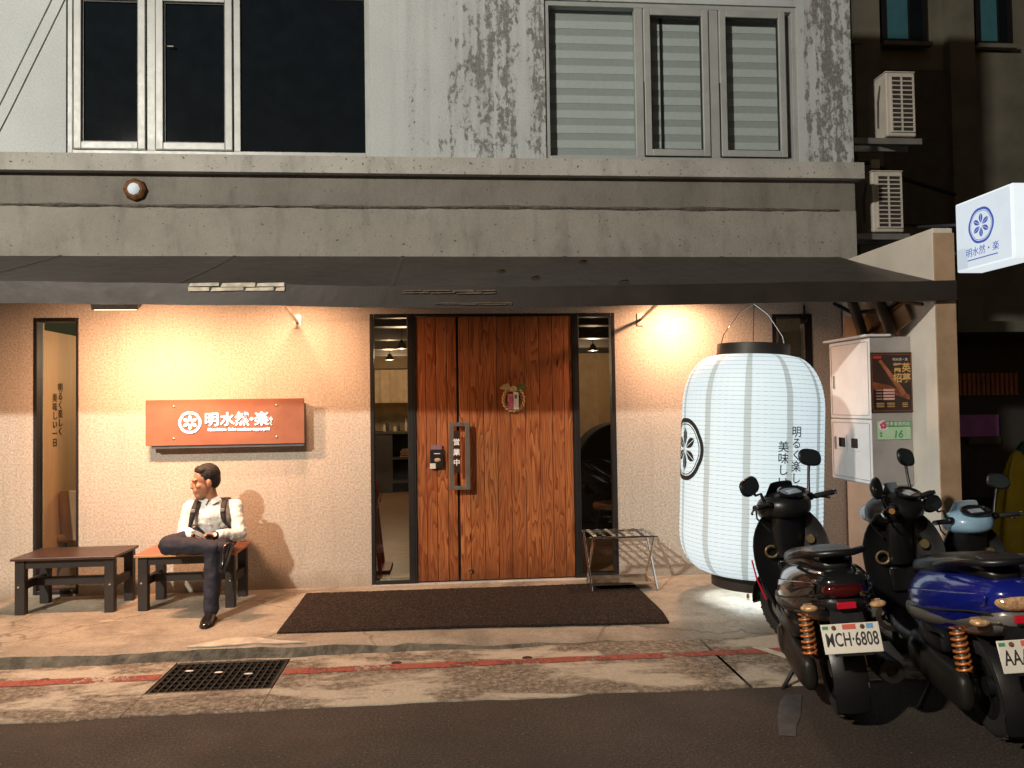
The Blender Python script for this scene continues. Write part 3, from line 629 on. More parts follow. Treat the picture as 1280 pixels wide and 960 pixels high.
flood(-2.50, -1.0, 2.495, rad(27), 84, 'floodlight under the awning in front of the rust-red wall sign', .34)
flood(-1.30, -.62, 2.66, rad(14), 28, 'floodlight under the awning between wall sign and wooden door', .2)
flood(2.10, -.42, 2.66, rad(12), 34, 'floodlight under the awning close to the wall above the paper lantern', .16)
# ---------------------------------------------------------------- street lamp (stands across the lane)
sl = thing('street_lamp', 'tall street lamp on a steel pole across the lane', 'street lamp', (-7.6, -10.6, 0))
M('galvanised', (.35, .35, .34), .5, .7); M('lamp_lens', (.9, .9, .85), emit=(1, .93, .82), es=20)
MB().tube([(0, 0, 0), (0, 0, 1.2), (0, 0, 6.4), (.2, .1, 7.1), (.7, .4, 7.32)], [.09, .08, .055, .05, .04], 12).build('pole', 'galvanised', sl, 60)
MB().ell((1.1, .6, 7.3), (.38, .16, .09), 16, 8, Matrix.Rotation(rad(29), 3, 'Z')).build('lamp_head', 'galvanised', sl, 60)
MB().ell((1.1, .6, 7.22), (.28, .11, .04), 14, 6, Matrix.Rotation(rad(29), 3, 'Z')).build('lens', 'lamp_lens', sl, 60)
d = bpy.data.lights.new('street_light', 'SPOT'); d.energy = 6900; d.color = (1, .91, .77); d.spot_size = rad(150); d.spot_blend = .3; d.shadow_soft_size = .22
o = bpy.data.objects.new('street_light', d); COL.objects.link(o); o.parent = sl; o.location = (1.1, .6, 7.1)
o.rotation_euler = (Vector((0, 0, 1.5))-Vector((-6.5, -10, 7.1))).to_track_quat('-Z', 'Y').to_euler()

# ================================================================ wall sign, small fittings
M('rust_panel', (.23, .088, .048), .6, .0, var=.22, scale=3, bmp=.1, bscale=40); M('sign_back', (.16, .17, .19), .5, .4); M('sign_glow', (.9, .9, .95), bmp=0, emit=(.88, .93, 1), es=1.9)
ws = thing('wall_sign', 'rust-orange steel wall sign with glowing white crest and characters', 'sign', (-1.956, -.105, 1.595))
MB().box(-.679, .679, -.015, 0, -.20, .20).build('panel', 'rust_panel', ws, bevel=.002)
MB().box(-.635, .672, .001, .103, -.225, .16).build('mounting_box', 'sign_back', ws, bevel=.003)
for x in (-.44, .44):
    for z in (-.14, .14): MB().lathe([(.001, 0), (.009, .002), (.009, .006)], 10, Matrix.Translation((x, -.021, z)) @ Matrix.Rotation(rad(-90), 4, 'X')).build('screw', 'steel', ws, 40)
lx = lambda px: -2.634+(px-182)*.00684+1.956
sfn = lambda x, z: (lambda u, v, w: (x+u, -.021-w, z+v))
for ch, px, sz in (('明', 264, .128), ('水', 283.5, .128), ('然', 302, .128), ('・', 314, .12), ('楽', 326.5, .128)):
    text_mb(ch, sz, sfn(lx(px), .015), extr=.004, off=.0012).build('character', 'sign_glow', ws)
vtext('らく', .036, .04, sfn(lx(338.5), .02), extr=.003).build('small_lettering', 'sign_glow', ws)
text_mb('Mizushizen- Raku omakase teppanyaki', .0345, sfn(lx(298), -.066), extr=.003, off=.0008).build('small_lettering', 'sign_glow', ws)
e_ = emblem(.094); e_.f = e_.f; remap(e_, lambda u, v, w: (lx(237)+u, -.0235, .0+v)).build('crest', 'sign_glow', ws)
# octagonal lamp on the fascia
M('rusty', (.16, .075, .03), .7, .4, var=.5, scale=40, bmp=.5); M('lens_glass', (.55, .6, .65), .1, 0, emit=(.6, .75, .9), es=.25)
wl_ = thing('bulkhead_lamp', 'small octagonal rusty bulkhead lamp on the concrete fascia', 'lamp', (-2.76, -.003, 3.675))
RX = Matrix.Rotation(rad(90), 4, 'X')
MB().lathe([(.105, 0), (.10, .03), (.075, .05), (.055, .055), (.055, .045)], 8, RX, caps=False).build('housing', 'rusty', wl_, 20, bevel=.003)
MB().lathe([(.056, .047), (.045, .06), (.02, .068), (.001, .07)], 16, RX).build('lens', 'lens_glass', wl_, 60)
# door furniture
M('plate_dark', (.03, .012, .008), .4); M('box_black', (.012, .012, .013), .35); M('paper', (.7, .68, .64), .8)
os_ = thing('open_sign', 'narrow dark hanging plate with white characters between the door handles', 'sign', (.072, -.095, 1.29))
MB().box(-.028, .028, -.006, 0, -.19, .19).build('plate', 'plate_dark', os_, bevel=.002)
for i, ch in enumerate('営業中'): text_mb(ch, .062, lambda u, v, w, i=i: (u-.004, -.0075-w, .085-.092*i+v), extr=.0008, off=.0015).build('character', 'white_letter', os_)
cb = thing('card_box', 'small black card box with picture screwed to the wooden door', 'card box', (-.111, .01, 1.225))
MB().box(-.062, .058, -.035, 0, -.085, .085).build('case', 'box_black', cb, bevel=.004); MB().box(-.055, .045, -.03, 0, .0855, .125).build('top_card', M('mauve_card', (.20, .11, .16), .6), cb)
MB().box(-.064, -.012, -.0375, -.0355, -.088, -.04).build('white_sticker', 'paper', cb); MB().ell((.005, -.0365, -.01), (.03, .002, .018), 12, 6).build('picture', M('food_picture', (.45, .28, .16), .5, var=.9, scale=60), cb, 60)
MB().box(-.025, .03, -.0372, -.0358, .045, .052).build('print_line', 'paper', cb)
# straw new-year wreath
M('straw', (.50, .36, .16), .8, var=.4, scale=60); M('pine_green', (.10, .16, .05), .7, var=.4); M('pink_paper', (.55, .16, .22), .7, var=.4, scale=40)
wr_ = thing('straw_wreath', 'round straw new-year wreath with folded paper hung on the door', 'wreath', (.597, -.012, 1.765))
for s_ in (0, 1):
    MB().tube([((.088+.012*math.cos(9*a+s_*math.pi))*math.sin(a), .0+.012*math.sin(9*a+s_*math.pi), (.10+.012*math.cos(9*a+s_*math.pi))*math.cos(a)-.01) for a in [2*math.pi*k/72 for k in range(73)]], .011, 6, caps=False).build('straw_rope', 'straw', wr_, 60)
for sx in (-1, 1):
    for k in range(5):
        a = rad(20+k*13)*sx; MB().bar((sx*.02, -.02, .085), (sx*.02+.11*math.sin(a), -.025-.002*k, .075+.07*math.cos(a)), .016, .003, (0, 1, 0)).build('fan_fold', 'straw' if sx < 0 else 'pine_green', wr_)
MB().box(-.055, .0, -.03, -.022, -.10, .045).build('pink_tag', 'pink_paper', wr_, bevel=.004); MB().box(.0, .045, -.034, -.026, -.10, .06).build('white_tag', 'paper', wr_, bevel=.003); MB().box(.01, .032, -.036, -.0345, .0, .035).build('green_print', 'pine_green', wr_)
MB().ell((0, -.02, .085), (.035, .02, .03), 12, 8).build('gold_knot', 'straw', wr_, 60); MB().tube([(0, -.01, .10), (0, 0, .145)], .003, 5).build('hanger', 'straw', wr_)

# ================================================================ benches
M('bench_black', (.025, .021, .019), .5, bmp=.1); M('bench_top_dark', (.050, .027, .020), .38, var=.3, scale=12); M('bench_top_red', (.40, .11, .055), .4, var=.2, scale=8); M('ply_edge', (.45, .27, .12), .6)
def bench(x0, x1, y0, y1, h, top, label, lw=.075):
    b_ = thing('bench', label, 'bench', ((x0+x1)/2, (y0+y1)/2, .09)); w, d_ = (x1-x0)/2, (y1-y0)/2
    MB().box(-w-.02, w+.02, -d_-.03, d_+.02, h-.022, h).build('seat', top, b_, bevel=.004)
    MB().box(-w-.018, w+.018, -d_-.032, -d_-.0305, h-.02, h-.004).build('seat_edge', 'ply_edge' if 'red' in top else top, b_)
    for sx in (-1, 1):
        for sy in (-1, 1):
            MB().box(sx*(w-lw/2)-lw/2, sx*(w-lw/2)+lw/2, sy*(d_-.03)-.03, sy*(d_-.03)+.03, 0, h-.0225).build('leg', 'bench_black', b_, bevel=.004)
        MB().box(sx*(w-.035)-.02, sx*(w-.035)+.02, -d_+.0605, d_-.0605, .19, .255).build('side_rail', 'bench_black', b_, bevel=.003)
        MB().lathe([(.001, .006), (.009, .005), (.01, 0)], 10, Matrix.Translation((sx*(w-.03), -d_-.0005, .225)) @ RX).build('bolt', 'chrome', b_, 40)
    for sy in (-1, 1): MB().box(-w+lw+.0005, w-lw-.0005, sy*(d_-.03)-.02, sy*(d_-.03)+.02, h-.09, h-.0225).build('apron', 'bench_black', b_, bevel=.003)
    MB().box(-w+.056, w-.056, -.025, .025, .19, .255).build('stretcher', 'bench_black', b_, bevel=.003)
    return b_
bench(-3.46, -2.70, -.60, -.17, .455, 'bench_top_dark', 'black wooden bench with dark brown seat in front of the slot window')
bench(-2.515, -1.755, -.60, -.17, .455, 'bench_top_red', 'black wooden bench with reddish seat carrying the seated man')

# ================================================================ mat, grate, folding rack
mb = MB(); nx, ny = 150, 62; rows = []
for j in range(ny+1):
    r = []
    for i in range(nx+1):
        x = -1.245+2.87*i/nx; y = -1.385+1.15*j/ny; e = min(i, nx-i, j, ny-j)
        r.append((x+.004*nz(x, y, 3), y+.006*nz(x, 3, 2), (.103 if e > 1 else .099)-(.072*smooth(-.1, 2.2, x))*smooth(-1.15, -1.62, y)+.004*random.random()+.006*nz(x, y, .7)))
    rows.append(r)
o = mb.sheet(rows, .016, (0, 0, -1)).build('door_mat', 'mat_pile'); tag(o, 'large dark brown entrance mat in front of the wooden door', 'mat')
M('iron', (.05, .045, .04), .55, .8, var=.4, scale=20, bmp=.3)
gr = thing('drain_grate', 'rusty iron drain grate set into the concrete strip', 'grate', (-1.465, -1.95, 0))
mb = MB(); mb.box(-.37, .37, -.27, -.25, -.05, .007); mb.box(-.37, .37, .25, .27, -.05, .007); mb.box(-.37, -.35, -.25, .25, -.05, .007); mb.box(.35, .37, -.25, .25, -.05, .007); mb.build('frame', 'iron', gr, bevel=.003)
for i in range(15): MB().box(-.004, .004, -.249, .249, -.04, .006).build('bar', 'iron', gr, loc=(-.308+i*.044, 0, 0))
for j in range(7): MB().box(-.349, .349, -.003, .003, -.02, .0045).build('cross_bar', 'iron', gr, loc=(0, -.205+j*.068, 0))
for k in range(3): tag(MB().ell((0, 0, 0), (.03, .012, .004), 8, 4).build('litter_scrap', 'paper', smooth=60, loc=(-1.7+.2*k, -1.85-.05*k, .010)), 'pale litter scrap lying on the drain grate', 'litter', 'litter scraps on the grate')
rk = thing('folding_rack', 'chrome folding luggage rack with crossed legs beside the door', 'rack', (1.485, -.36, .09))
z1 = .46
for sx in (-1, 1):
    MB().bar((sx*.285, -.19, 0.012), (sx*.285, .17, z1), .016, .024).build('leg', 'chrome', rk, bevel=.003); MB().bar((sx*.265, .17, 0.012), (sx*.265, -.19, z1), .016, .024).build('leg', 'chrome', rk, bevel=.003)
    MB().lathe([(.001, .02), (.01, .018), (.012, 0)], 10, Matrix.Translation((sx*.275, -.01, z1/2)) @ Matrix.Rotation(rad(90*sx), 4, 'Y')).build('pivot', 'steel', rk, 40)
for y in (-.19, .17): MB().bar((-.30, y, z1+.01), (.30, y, z1+.01), .025, .018).build('top_rail', 'chrome', rk, bevel=.003)
for k in range(7): MB().bar((-.25+k*.083, -.19, z1+.022), (-.25+k*.083, .17, z1+.022), .03, .003).build('strap', 'black_metal' if k % 2 else 'steel', rk)
for y in (-.10, -.01, .08): MB().bar((-.28, y, z1+.027), (.28, y, z1+.027), .012, .004).build('cross_wire', 'chrome', rk)
MB().box(-.27, .27, -.16, .13, .055, .065).build('tray', M('tray_glass', (.30, .24, .18), .2, .6), rk); MB().bar((-.28, -.165, .07), (.28, -.165, .07), .014, .02).build('tray_rail', 'chrome', rk); MB().bar((-.28, .135, .07), (.28, .135, .07), .014, .02).build('tray_rail', 'chrome', rk)

# ================================================================ paper lantern
ln = thing('paper_lantern', 'huge white glowing paper lantern with black crest and characters', 'lantern', (2.425, -.92, .205), (0, rad(2.6), 0))
H, RM, RT = 1.97, .562, .280
def lan_r(z):
    zb, zt, hb, ht = .10, 1.88, .36, .46
    if z < zb+hb: q = (zb+hb-z)/hb; return RT+(RM-RT)*max(0, 1-q**2.5)**(1/2.2)
    if z > zt-ht: q = (z-zt+ht)/ht; return RT+(RM-RT)*max(0, 1-q**2.2)**(1/2.1)
    return RM
zs = []; nrib = 52; prof = []
for k in range(nrib+1):
    z0 = .10+1.78*k/nrib; prof.append((lan_r(z0), z0))
    if k < nrib:
        zz = z0+1.78/nrib/2; prof.append((lan_r(zz)-.0035, zz))
MB().lathe(prof, 72).build('paper_shell', 'lantern_paper', ln, 70)
M('rib_wire', (.24, .27, .28), .7, bmp=0); mb = MB()
for k in range(1, nrib):
    z0 = .10+1.78*k/nrib; r = lan_r(z0)
    mb.loft([[((r+.0017*math.cos(b))*math.cos(a), (r+.0017*math.cos(b))*math.sin(a), z0+.0017*math.sin(b)) for b in (0, 2.1, 4.2)] for a in [2*math.pi*i/60 for i in range(61)]], caps=False)
mb.build('ribs', 'rib_wire', ln)['kind'] = 'stuff'
M('lantern_ring', (.022, .018, .016), .5)
MB().lathe([(RT-.02, 1.87), (RT+.012, 1.868), (RT+.008, 1.97), (RT-.02, 1.972), (RT-.02, 1.87)], 48).build('top_ring', 'lantern_ring', ln, 40); MB().lathe([(RT-.02, 0), (RT+.012, 0), (RT+.016, .11), (RT-.02, .112), (RT-.02, 0)], 48).build('bottom_ring', 'lantern_ring', ln, 40)
def on_lantern(ang0, z0, up=0.0035): return lambda u, v, w: ((lan_r(z0+v)+up)*math.cos(ang0+u/RM), (lan_r(z0+v)+up)*math.sin(ang0+u/RM), z0+v)
for s_, an, zt in (('明るく楽しく', -77, 1.27), ('美味しい一日', -88, 1.155)):
    for i, ch in enumerate(s_): text_mb(ch, .088, on_lantern(rad(an), zt-i*.087), extr=0, sub=.03, off=.0006).build('character', 'ink', ln)
e_ = emblem(.25); remap(e_, on_lantern(rad(-177), 1.10, .004)).build('crest', 'ink', ln)
for sx in (-1, 1): MB().tube([(sx*.275, 0, 1.95), (sx*.25, 0, 2.05), (sx*.12, 0, 2.23), (0, 0, 2.31)], .004, 6).build('hanging_wire', 'chrome', ln, 60)
MB().tube([(0, 0, 2.31), (.0, 0, 2.42)], .004, 6).build('hanging_wire', 'chrome', ln, 60); MB().tube([(.0, -.0, 1.9), (0.0, 0, 2.3)], .003, 6).build('power_cord', 'black_metal', ln, 60)
MB().tube([(-.02, 0, .02), (.0, 0, -.07), (.02, 0, .02)], .002, 5).tube([(0, 0, -.07), (0, 0, -.105)], .012, 8).build('tassel', 'red_wood', ln, 60)
d = bpy.data.lights.new('lantern_light', 'POINT'); d.energy = 22; d.color = (.80, .94, 1); d.shadow_soft_size = .10
o = bpy.data.objects.new('lantern_light', d); COL.objects.link(o); o.parent = ln; o.location = (0, 0, .28)
MB().lathe([(.001, .50), (.05, .48), (.06, .42), (.04, .36), (.02, .34), (.02, .30)], 14).build('bulb', 'lamp_lens', ln, 60)

# ================================================================ electric cabinet, poster, house number
M('cab_white', (.74, .75, .77), .5, .1, var=.06, scale=5, bmp=.06); M('cab_grey', (.38, .365, .36), .55, .2, var=.12, bmp=.06)
cab = thing('electric_cabinet', 'white and grey electric meter cabinet fixed to the wing wall', 'cabinet', (3.43, -.755, 1.005))
MB().box(.004, .349, -.32, .32, 0, 1.215).build('case', 'cab_grey', cab, bevel=.004)
MB().box(-.05, .17, -.345, .36, 1.216, 1.235).build('lid', 'cab_white', cab, bevel=.004)
for z0, z1 in ((.545, 1.205), (.012, .535)):
    dr = MB().box(-.008, .0035, -.325, .323, z0, z1).build('cabinet_door', 'cab_white', cab, bevel=.004)
    MB().box(-.012, -.0085, -.29, .29, z0+.025, z0+.030).box(-.012, -.0085, -.29, .29, z1-.03, z1-.025).box(-.012, -.0085, -.305, -.30, z0+.03, z1-.03).box(-.012, -.0085, .29, .295, z0+.03, z1-.03).build('door_rim', 'cab_grey', dr)
    MB().box(-.022, -.0085, .235, .25, z0+.26, z0+.37).build('latch', 'steel', dr, bevel=.002)
for y in (.13, -.075):
    f = MB().box(-.014, -.009, y-.072, y+.072, .27, .40).build('meter_window', 'cab_white', cab, bevel=.003); MB().box(-.0175, -.0145, y-.05, y+.05, .295, .375).build('pane', 'dark_glass', f)
M('poster_dark', (.035, .018, .015), .35, var=.5, scale=5, bmp=0); M('poster_red', (.38, .03, .035), .5, bmp=0); M('poster_gold', (.62, .38, .14), .5, bmp=0); M('poster_pink', (.62, .36, .33), .5, bmp=0); M('poster_brown', (.30, .10, .045), .5, var=.5, scale=14, bmp=0)
po = thing('poster', 'dark recruitment poster with gold characters on the meter cabinet side', 'poster', (3.605, -1.079, 1.60))
MB().box(-.178, .178, -.006, 0, 0, .49).build('sheet', 'poster_dark', po)
def pr(x0, x1, z0, z1, m_, n_='print'): return MB().box(x0, x1, -.0078, -.0065, z0, z1).build(n_, m_, po)
for bx in ((-.168, .168, .012, .015), (-.168, .168, .472, .475), (-.168, -.165, .015, .472), (.165, .168, .015, .472)): pr(*bx, 'poster_brown', 'border')
pr(-.155, -.085, .44, .462, 'poster_red', 'red_label')
for i, ch in enumerate('菁英'): text_mb(ch, .078, lambda u, v, w, i=i: (.05+i*.075+u, -.0078, .36+v), extr=0, off=.002).build('character', 'poster_gold', po)
for i, ch in enumerate('招募'): text_mb(ch, .078, lambda u, v, w, i=i: (.05+i*.075+u, -.0078, .275+v), extr=0, off=.002).build('character', 'poster_gold', po)
text_mb('明水然・楽', .026, lambda u, v, w: (.075+u, -.0078, .43+v), extr=0).build('lettering', 'paper', po)
MB().prism([(-.11, .42), (-.085, .43), (.12, .16), (.085, .13)], lambda u, v, w: (u, -.0066-w, v), .001).build('picture', 'poster_brown', po); MB().prism([(-.16, .19), (-.05, .17), (.15, .10), (.15, .14), (-.02, .22), (-.16, .25)], lambda u, v, w: (u, -.0061-w, v), .0003).build('picture', M('poster_ember', (.20, .055, .02), .5, var=.6, scale=20, bmp=0), po)
for k in range(4): pr(-.075, .02, .175-k*.024, .191-k*.024, 'poster_pink', 'pink_bar'); pr(-.135, -.085, .180-k*.024, .185-k*.024, 'poster_pink', 'print_line')
for k in range(3):
    for a, b in ((-.135, -.07), (-.045, .02), (.085, .13)): pr(a, b, .045+k*.014, .050+k*.014, 'poster_gold', 'print_line')
M('sign_green', (.05, .30, .12), .4, bmp=0); M('plate_pale', (.42, .62, .42), .4, bmp=0)
hn = thing('house_number_plate', 'green and pale house number plate reading 16 below the poster', 'number plate', (3.615, -1.079, 1.455))
MB().box(-.14, .14, -.004, 0, -.075, .075).build('plate', 'plate_pale', hn, bevel=.001); MB().box(-.09, .14, -.0055, -.0042, .028, .0745).build('green_band', 'sign_green', hn)
MB().lathe([(.001, .0055), (.04, .0052), (.042, .0045)], 20, Matrix.Translation((-.092, 0, .04)) @ RX).build('badge', 'paper', hn)
for k in range(5):
    a = rad(90+72*k); MB().ell((-.092+.019*math.cos(a), -.0056, .04+.019*math.sin(a)), (.013, .0012, .013), 8, 5).build('petal', M('petal_pink', (.55, .06, .2), .5, bmp=0), hn, 60)
hfn = lambda x, z: (lambda u, v, w: (x+u, -.0058-w, z+v))
text_mb('忠孝東路四段', .036, hfn(.032, .05), extr=.0003).build('lettering', 'paper', hn); text_mb('16', .085, hfn(.03, -.035), extr=.0003, shear=.15, off=.001).build('lettering', 'sign_green', hn)
for i in range(2): MB().box(-.12, -.105, -.0055, -.0042, -.03-i*.022, -.015-i*.022).build('print', 'sign_green', hn)
# conduits
M('conduit', (.10, .085, .075), .5, .3, var=.3); M('cardboard', (.42, .28, .16), .9)
def pipe(pts, r, mat, label, name='conduit_pipe', cat='pipe', grp=None): o = MB().tube(pts, r, 10).build(name, mat, smooth=60); tag(o, label, cat, grp); return o
pipe([(3.62, -.66, 2.22), (3.62, -.62, 2.33), (3.62, -.50, 2.56), (3.6, -.42, 2.8)], .045, 'conduit', 'thick grey conduit rising from the cabinet top beside the facade')
pipe([(3.66, -1.0, 2.22), (3.66, -.97, 2.33), (3.64, -.86, 2.55), (3.62, -.8, 2.78)], .05, 'conduit', 'thick grey conduit rising from the street end of the cabinet top')
pipe([(3.40, -.015, .45), (3.40, -.015, 2.62)], .010, 'black_metal', 'thin vertical cable clipped to the wall beside the cabinet', 'wall_cable', 'cable')
pipe([(3.70, -1.3, 2.60), (3.69, -.9, 2.46), (3.66, -.4, 2.5), (3.66, -.1, 2.62)], .018, 'black_metal', 'black cable drooping above the meter cabinet', 'slack_cable', 'cable')
pipe([(3.72, -1.34, 2.45), (3.71, -1.1, 2.50), (3.70, -.8, 2.38), (3.72, -.55, 2.30)], .015, 'rusty', 'brown cable looped behind the conduits', 'slack_cable', 'cable')
for i, (y, z, a, lb) in enumerate(((-.62, 2.36, 20, 'cardboard scrap leaning between the conduits'), (-1.0, 2.38, -25, 'cardboard scrap tucked beside the street-end conduit'), (-.35, 2.36, 12, 'cardboard scrap behind the cabinet lid'))):
    tag(MB().box(-.008, .008, -.13, .13, -.10, .10).build('cardboard_scrap', 'cardboard', loc=(3.74-.02*i, y, z)), lb, 'cardboard').rotation_euler = (rad(a), 0, rad(8))
tag(MB().lathe([(.001, -.03), (.03, -.025), (.032, .03), (.02, .04), (.001, .04)], 14, Matrix.Rotation(rad(60), 4, 'Y')).build('security_camera', 'box_black', smooth=40, loc=(3.36, -.06, 2.47)), 'small black bullet camera on the wall under the awning', 'camera')

# ================================================================ projecting light box sign
M('box_glow', (.25, .27, .3), .4, bmp=0, emit=(.80, .91, 1), es=.66); M('box_glow_edge', (.3, .32, .34), .4, bmp=0, emit=(.88, .96, 1), es=.82); M('crest_blue', (.03, .05, .22), .5, bmp=0, emit=(.06, .12, .55), es=.55)
lb_ = thing('light_box_sign', 'projecting white light box sign with blue crest and characters', 'sign', (4.22, -1.36, 3.03))
MB().box(0, .22, -.335, .31, -.285, .285).build('light_body', 'box_glow_edge', lb_, bevel=.012); MB().box(-.004, -.0008, -.312, .293, -.268, .268).build('face_panel', 'box_glow', lb_, bevel=.001)
bfn = lambda y, z: (lambda u, v, w: (-.0055-w, y-u, z+v))
remap(emblem(.14), lambda u, v, w: (-.0056, .005-u, .045+v)).build('crest', 'crest_blue', lb_)
text_mb('明水然・楽', .075, bfn(.0, -.155), extr=.0004).build('lettering', 'crest_blue', lb_); MB().box(-.0058, -.0046, -.17, .17, -.215, -.207).build('underline', 'crest_blue', lb_)
for z in (-.12, .12): MB().bar((.08, .312, z), (-.27, .40, z), .022, .022).build('bracket', 'black_metal', lb_)

# ================================================================ air conditioners on the side of the building
M('ac_white', (.52, .49, .44), .55, .05, var=.12, scale=5, bmp=.08)
def aircon(x, y, z, w, d_, h, label):
    a = thing('air_conditioner', label, 'air conditioner', (x, y, z), group='outdoor units on the side of the building')
    MB().box(0, w, 0, d_, 0, h).build('case', 'ac_white', a, bevel=.012)
    MB().box(.06, w-.03, -.003, -.0006, .04, h-.04).build('coil', 'dark_room', a)
    n_ = 13
    for k in range(n_): MB().box(.05, w-.02, -.016, -.0035, -.006, .006).build('grille_bar', 'ac_white', a, loc=(0, 0, .045+k*(h-.09)/(n_-1)))
    for xx in (.05, w/2+.005, w-.025): MB().box(xx-.007, xx+.007, -.0165, -.0032, .038, h-.038).build('grille_post', 'ac_white', a)
    MB().box(-.004, w+.004, -.004, d_+.004, h+.0005, h+.012).build('top_lid', 'ac_white', a, bevel=.004)
    MB().bar((-.55, .05, -.04), (w+.08, .05, -.04), .04, .06).bar((-.55, d_-.05, -.04), (w+.08, d_-.05, -.04), .04, .06).build('bracket', 'galvanised', a)
    MB().tube([(-.003, .10, h*.85), (-.02, .12, h*.6), (-.01, .14, h*.2)], .008, 6).build('drain_hose', 'black_metal', a, 60)
aircon(4.475, .3, 4.38, .31, .34, .655, 'upper outdoor air conditioner unit bracketed to the building side')
aircon(4.30, .3, 3.40, .325, .34, .615, 'lower outdoor air conditioner unit bracketed beside the fascia')
# ================================================================ dark building behind the alley
M('rear_wall', (.17, .163, .13), .9, var=.25, scale=1.5, bmp=.3, bscale=30); M('rear_dark', (.06, .055, .05), .85); M('teal_glass', (.04, .09, .10), .15, emit=(.10, .42, .48), es=.05, bmp=0); M('shutter_red', (.50, .22, .18), .6, .2); M('purple', (.45, .18, .55), .6); M('rear_panel', (.10, .092, .075), .9)
rb = thing('rear_building', 'dark apartment building behind the alley with narrow windows', 'building', (0, 5.0, 0))
MB().box(3.95, 20, 0, .4, 2.9, 14).build('wall', 'rear_wall', rb); MB().box(3.95, 20, .35, .8, 0, 2.9).build('shopfront', 'rear_dark', rb); MB().box(3.95, 20, -.9, .35, 2.72, 2.899).build('canopy_slab', 'rear_wall', rb, bevel=.02)
for x in (6.95, 8.6, 10.8): MB().box(x-.22, x+.22, -.18, -.001, 2.9, 14).build('pilaster', 'rear_wall', rb)
for (a, b) in ((6.1, 6.72), (7.35, 7.95), (9.0, 9.45)):
    w_ = MB().box(a-.09, b+.09, -.10, -.001, 7.62, 9.9).build('window', 'black_metal', rb); MB().box(a, (a+b)/2+.05, -.115, -.101, 7.70, 9.8).build('pane', 'teal_glass', w_); MB().box((a+b)/2+.10, b, -.115, -.101, 7.70, 9.8).build('pane', 'dark_glass', w_); MB().box(a-.12, b+.12, -.2, -.102, 7.55, 7.619).build('sill', 'rear_wall', w_)
MB().box(7.2, 8.4, -.06, -.001, 4.6, 7.2).build('wall_panel', 'rear_panel', rb)
for k in range(14): MB().tube([(8.62+k*.085, .30, 1.75), (8.62+k*.085, .30, 2.13)], .034, 6).build('shutter_rib', 'shutter_red', rb, 60)
MB().box(8.5, 9.35, .24, .30, 1.05, 1.42).build('purple_notice', 'purple', rb); MB().box(8.8, 9.38, .235, .30, .92, 1.045).build('white_notice', 'rear_panel', rb)
for x in (8.3, 10.2): MB().box(x-.08, x+.08, .2, .349, 0, 2.7).build('post', 'rear_dark', rb)
MB().box(4.9, 5.35, -1.2, -1.15, 3.3, 3.9).build('lattice', M('glow_brick', (.35, .16, .10), .8, emit=(.8, .3, .15), es=.05), rb)  # light on the brick is put in as a faint emission
def garment(x, y, mat, label, h, w):
    t_ = thing('rain_cover', label, 'cover', (x, y, 0)); mb = MB(); rings = []
    for k in range(12):
        q = k/11; r = w*(.10+.90*(1-q)**.75)
        rings.append([(r*(1+.12*math.sin(5*a+q*2)+.06*math.sin(9*a))*math.cos(a), r*.7*(1+.12*math.sin(5*a+q*2)+.06*math.sin(9*a))*math.sin(a), h*q*.96+.02) for a in [2*math.pi*j/40 for j in range(40)]])
    mb.loft(rings).build('sheet', mat, t_, 60, sub=1)
M('yellow_pvc', (.62, .48, .02), .4, bmp=.3, bscale=8, bdist=.03); M('olive_pvc', (.22, .19, .04), .6, bmp=.3, bscale=8)
garment(6.0, .6, 'yellow_pvc', 'yellow rain cover draped over a parked bike in the alley', 1.18, .36); garment(5.55, 1.3, 'olive_pvc', 'olive rain cover draped over something in the dark alley', 1.12, .30); garment(6.5, 1.1, M('teal_pvc', (.02, .10, .09), .5), 'dark teal rain cover behind the yellow one', 1.25, .42)
pipe([(5.9, 4.0, 5.3), (6.4, 3.9, 5.28), (6.9, 3.8, 5.0), (7.6, 3.7, 4.75)], .03, 'black_metal', 'slack black cable strung across the rear building', 'overhead_cable', 'cable')
pipe([(5.6, 3.6, 4.2), (6.1, 3.5, 4.3), (6.6, 3.4, 4.0), (7.3, 3.4, 3.7)], .03, 'black_metal', 'lower drooping black cable before the rear building', 'overhead_cable', 'cable')
tag(MB().box(-.06, .06, -.04, .04, -.08, .08).build('junction_box', M('orange_box', (.5, .13, .05), .6), loc=(6.2, 3.5, 4.25), bevel=.01), 'small orange junction box on the drooping cable', 'box'); tag(MB().box(-.07, .07, -.04, .04, -.07, .07).build('junction_box', 'ac_white', loc=(6.45, 3.88, 5.25), bevel=.01), 'small white junction box on the strung cable', 'box')
pipe([(-3.98, -.12, 4.16), (-3.861, -.1, 4.39), (-3.45, -.1, 5.29), (-3.1, -.1, 6.1)], .006, M('green_wire', (.08, .11, .08), .6), 'thin green wire running slantwise up the upper wall', 'overhead_wire', 'wire')

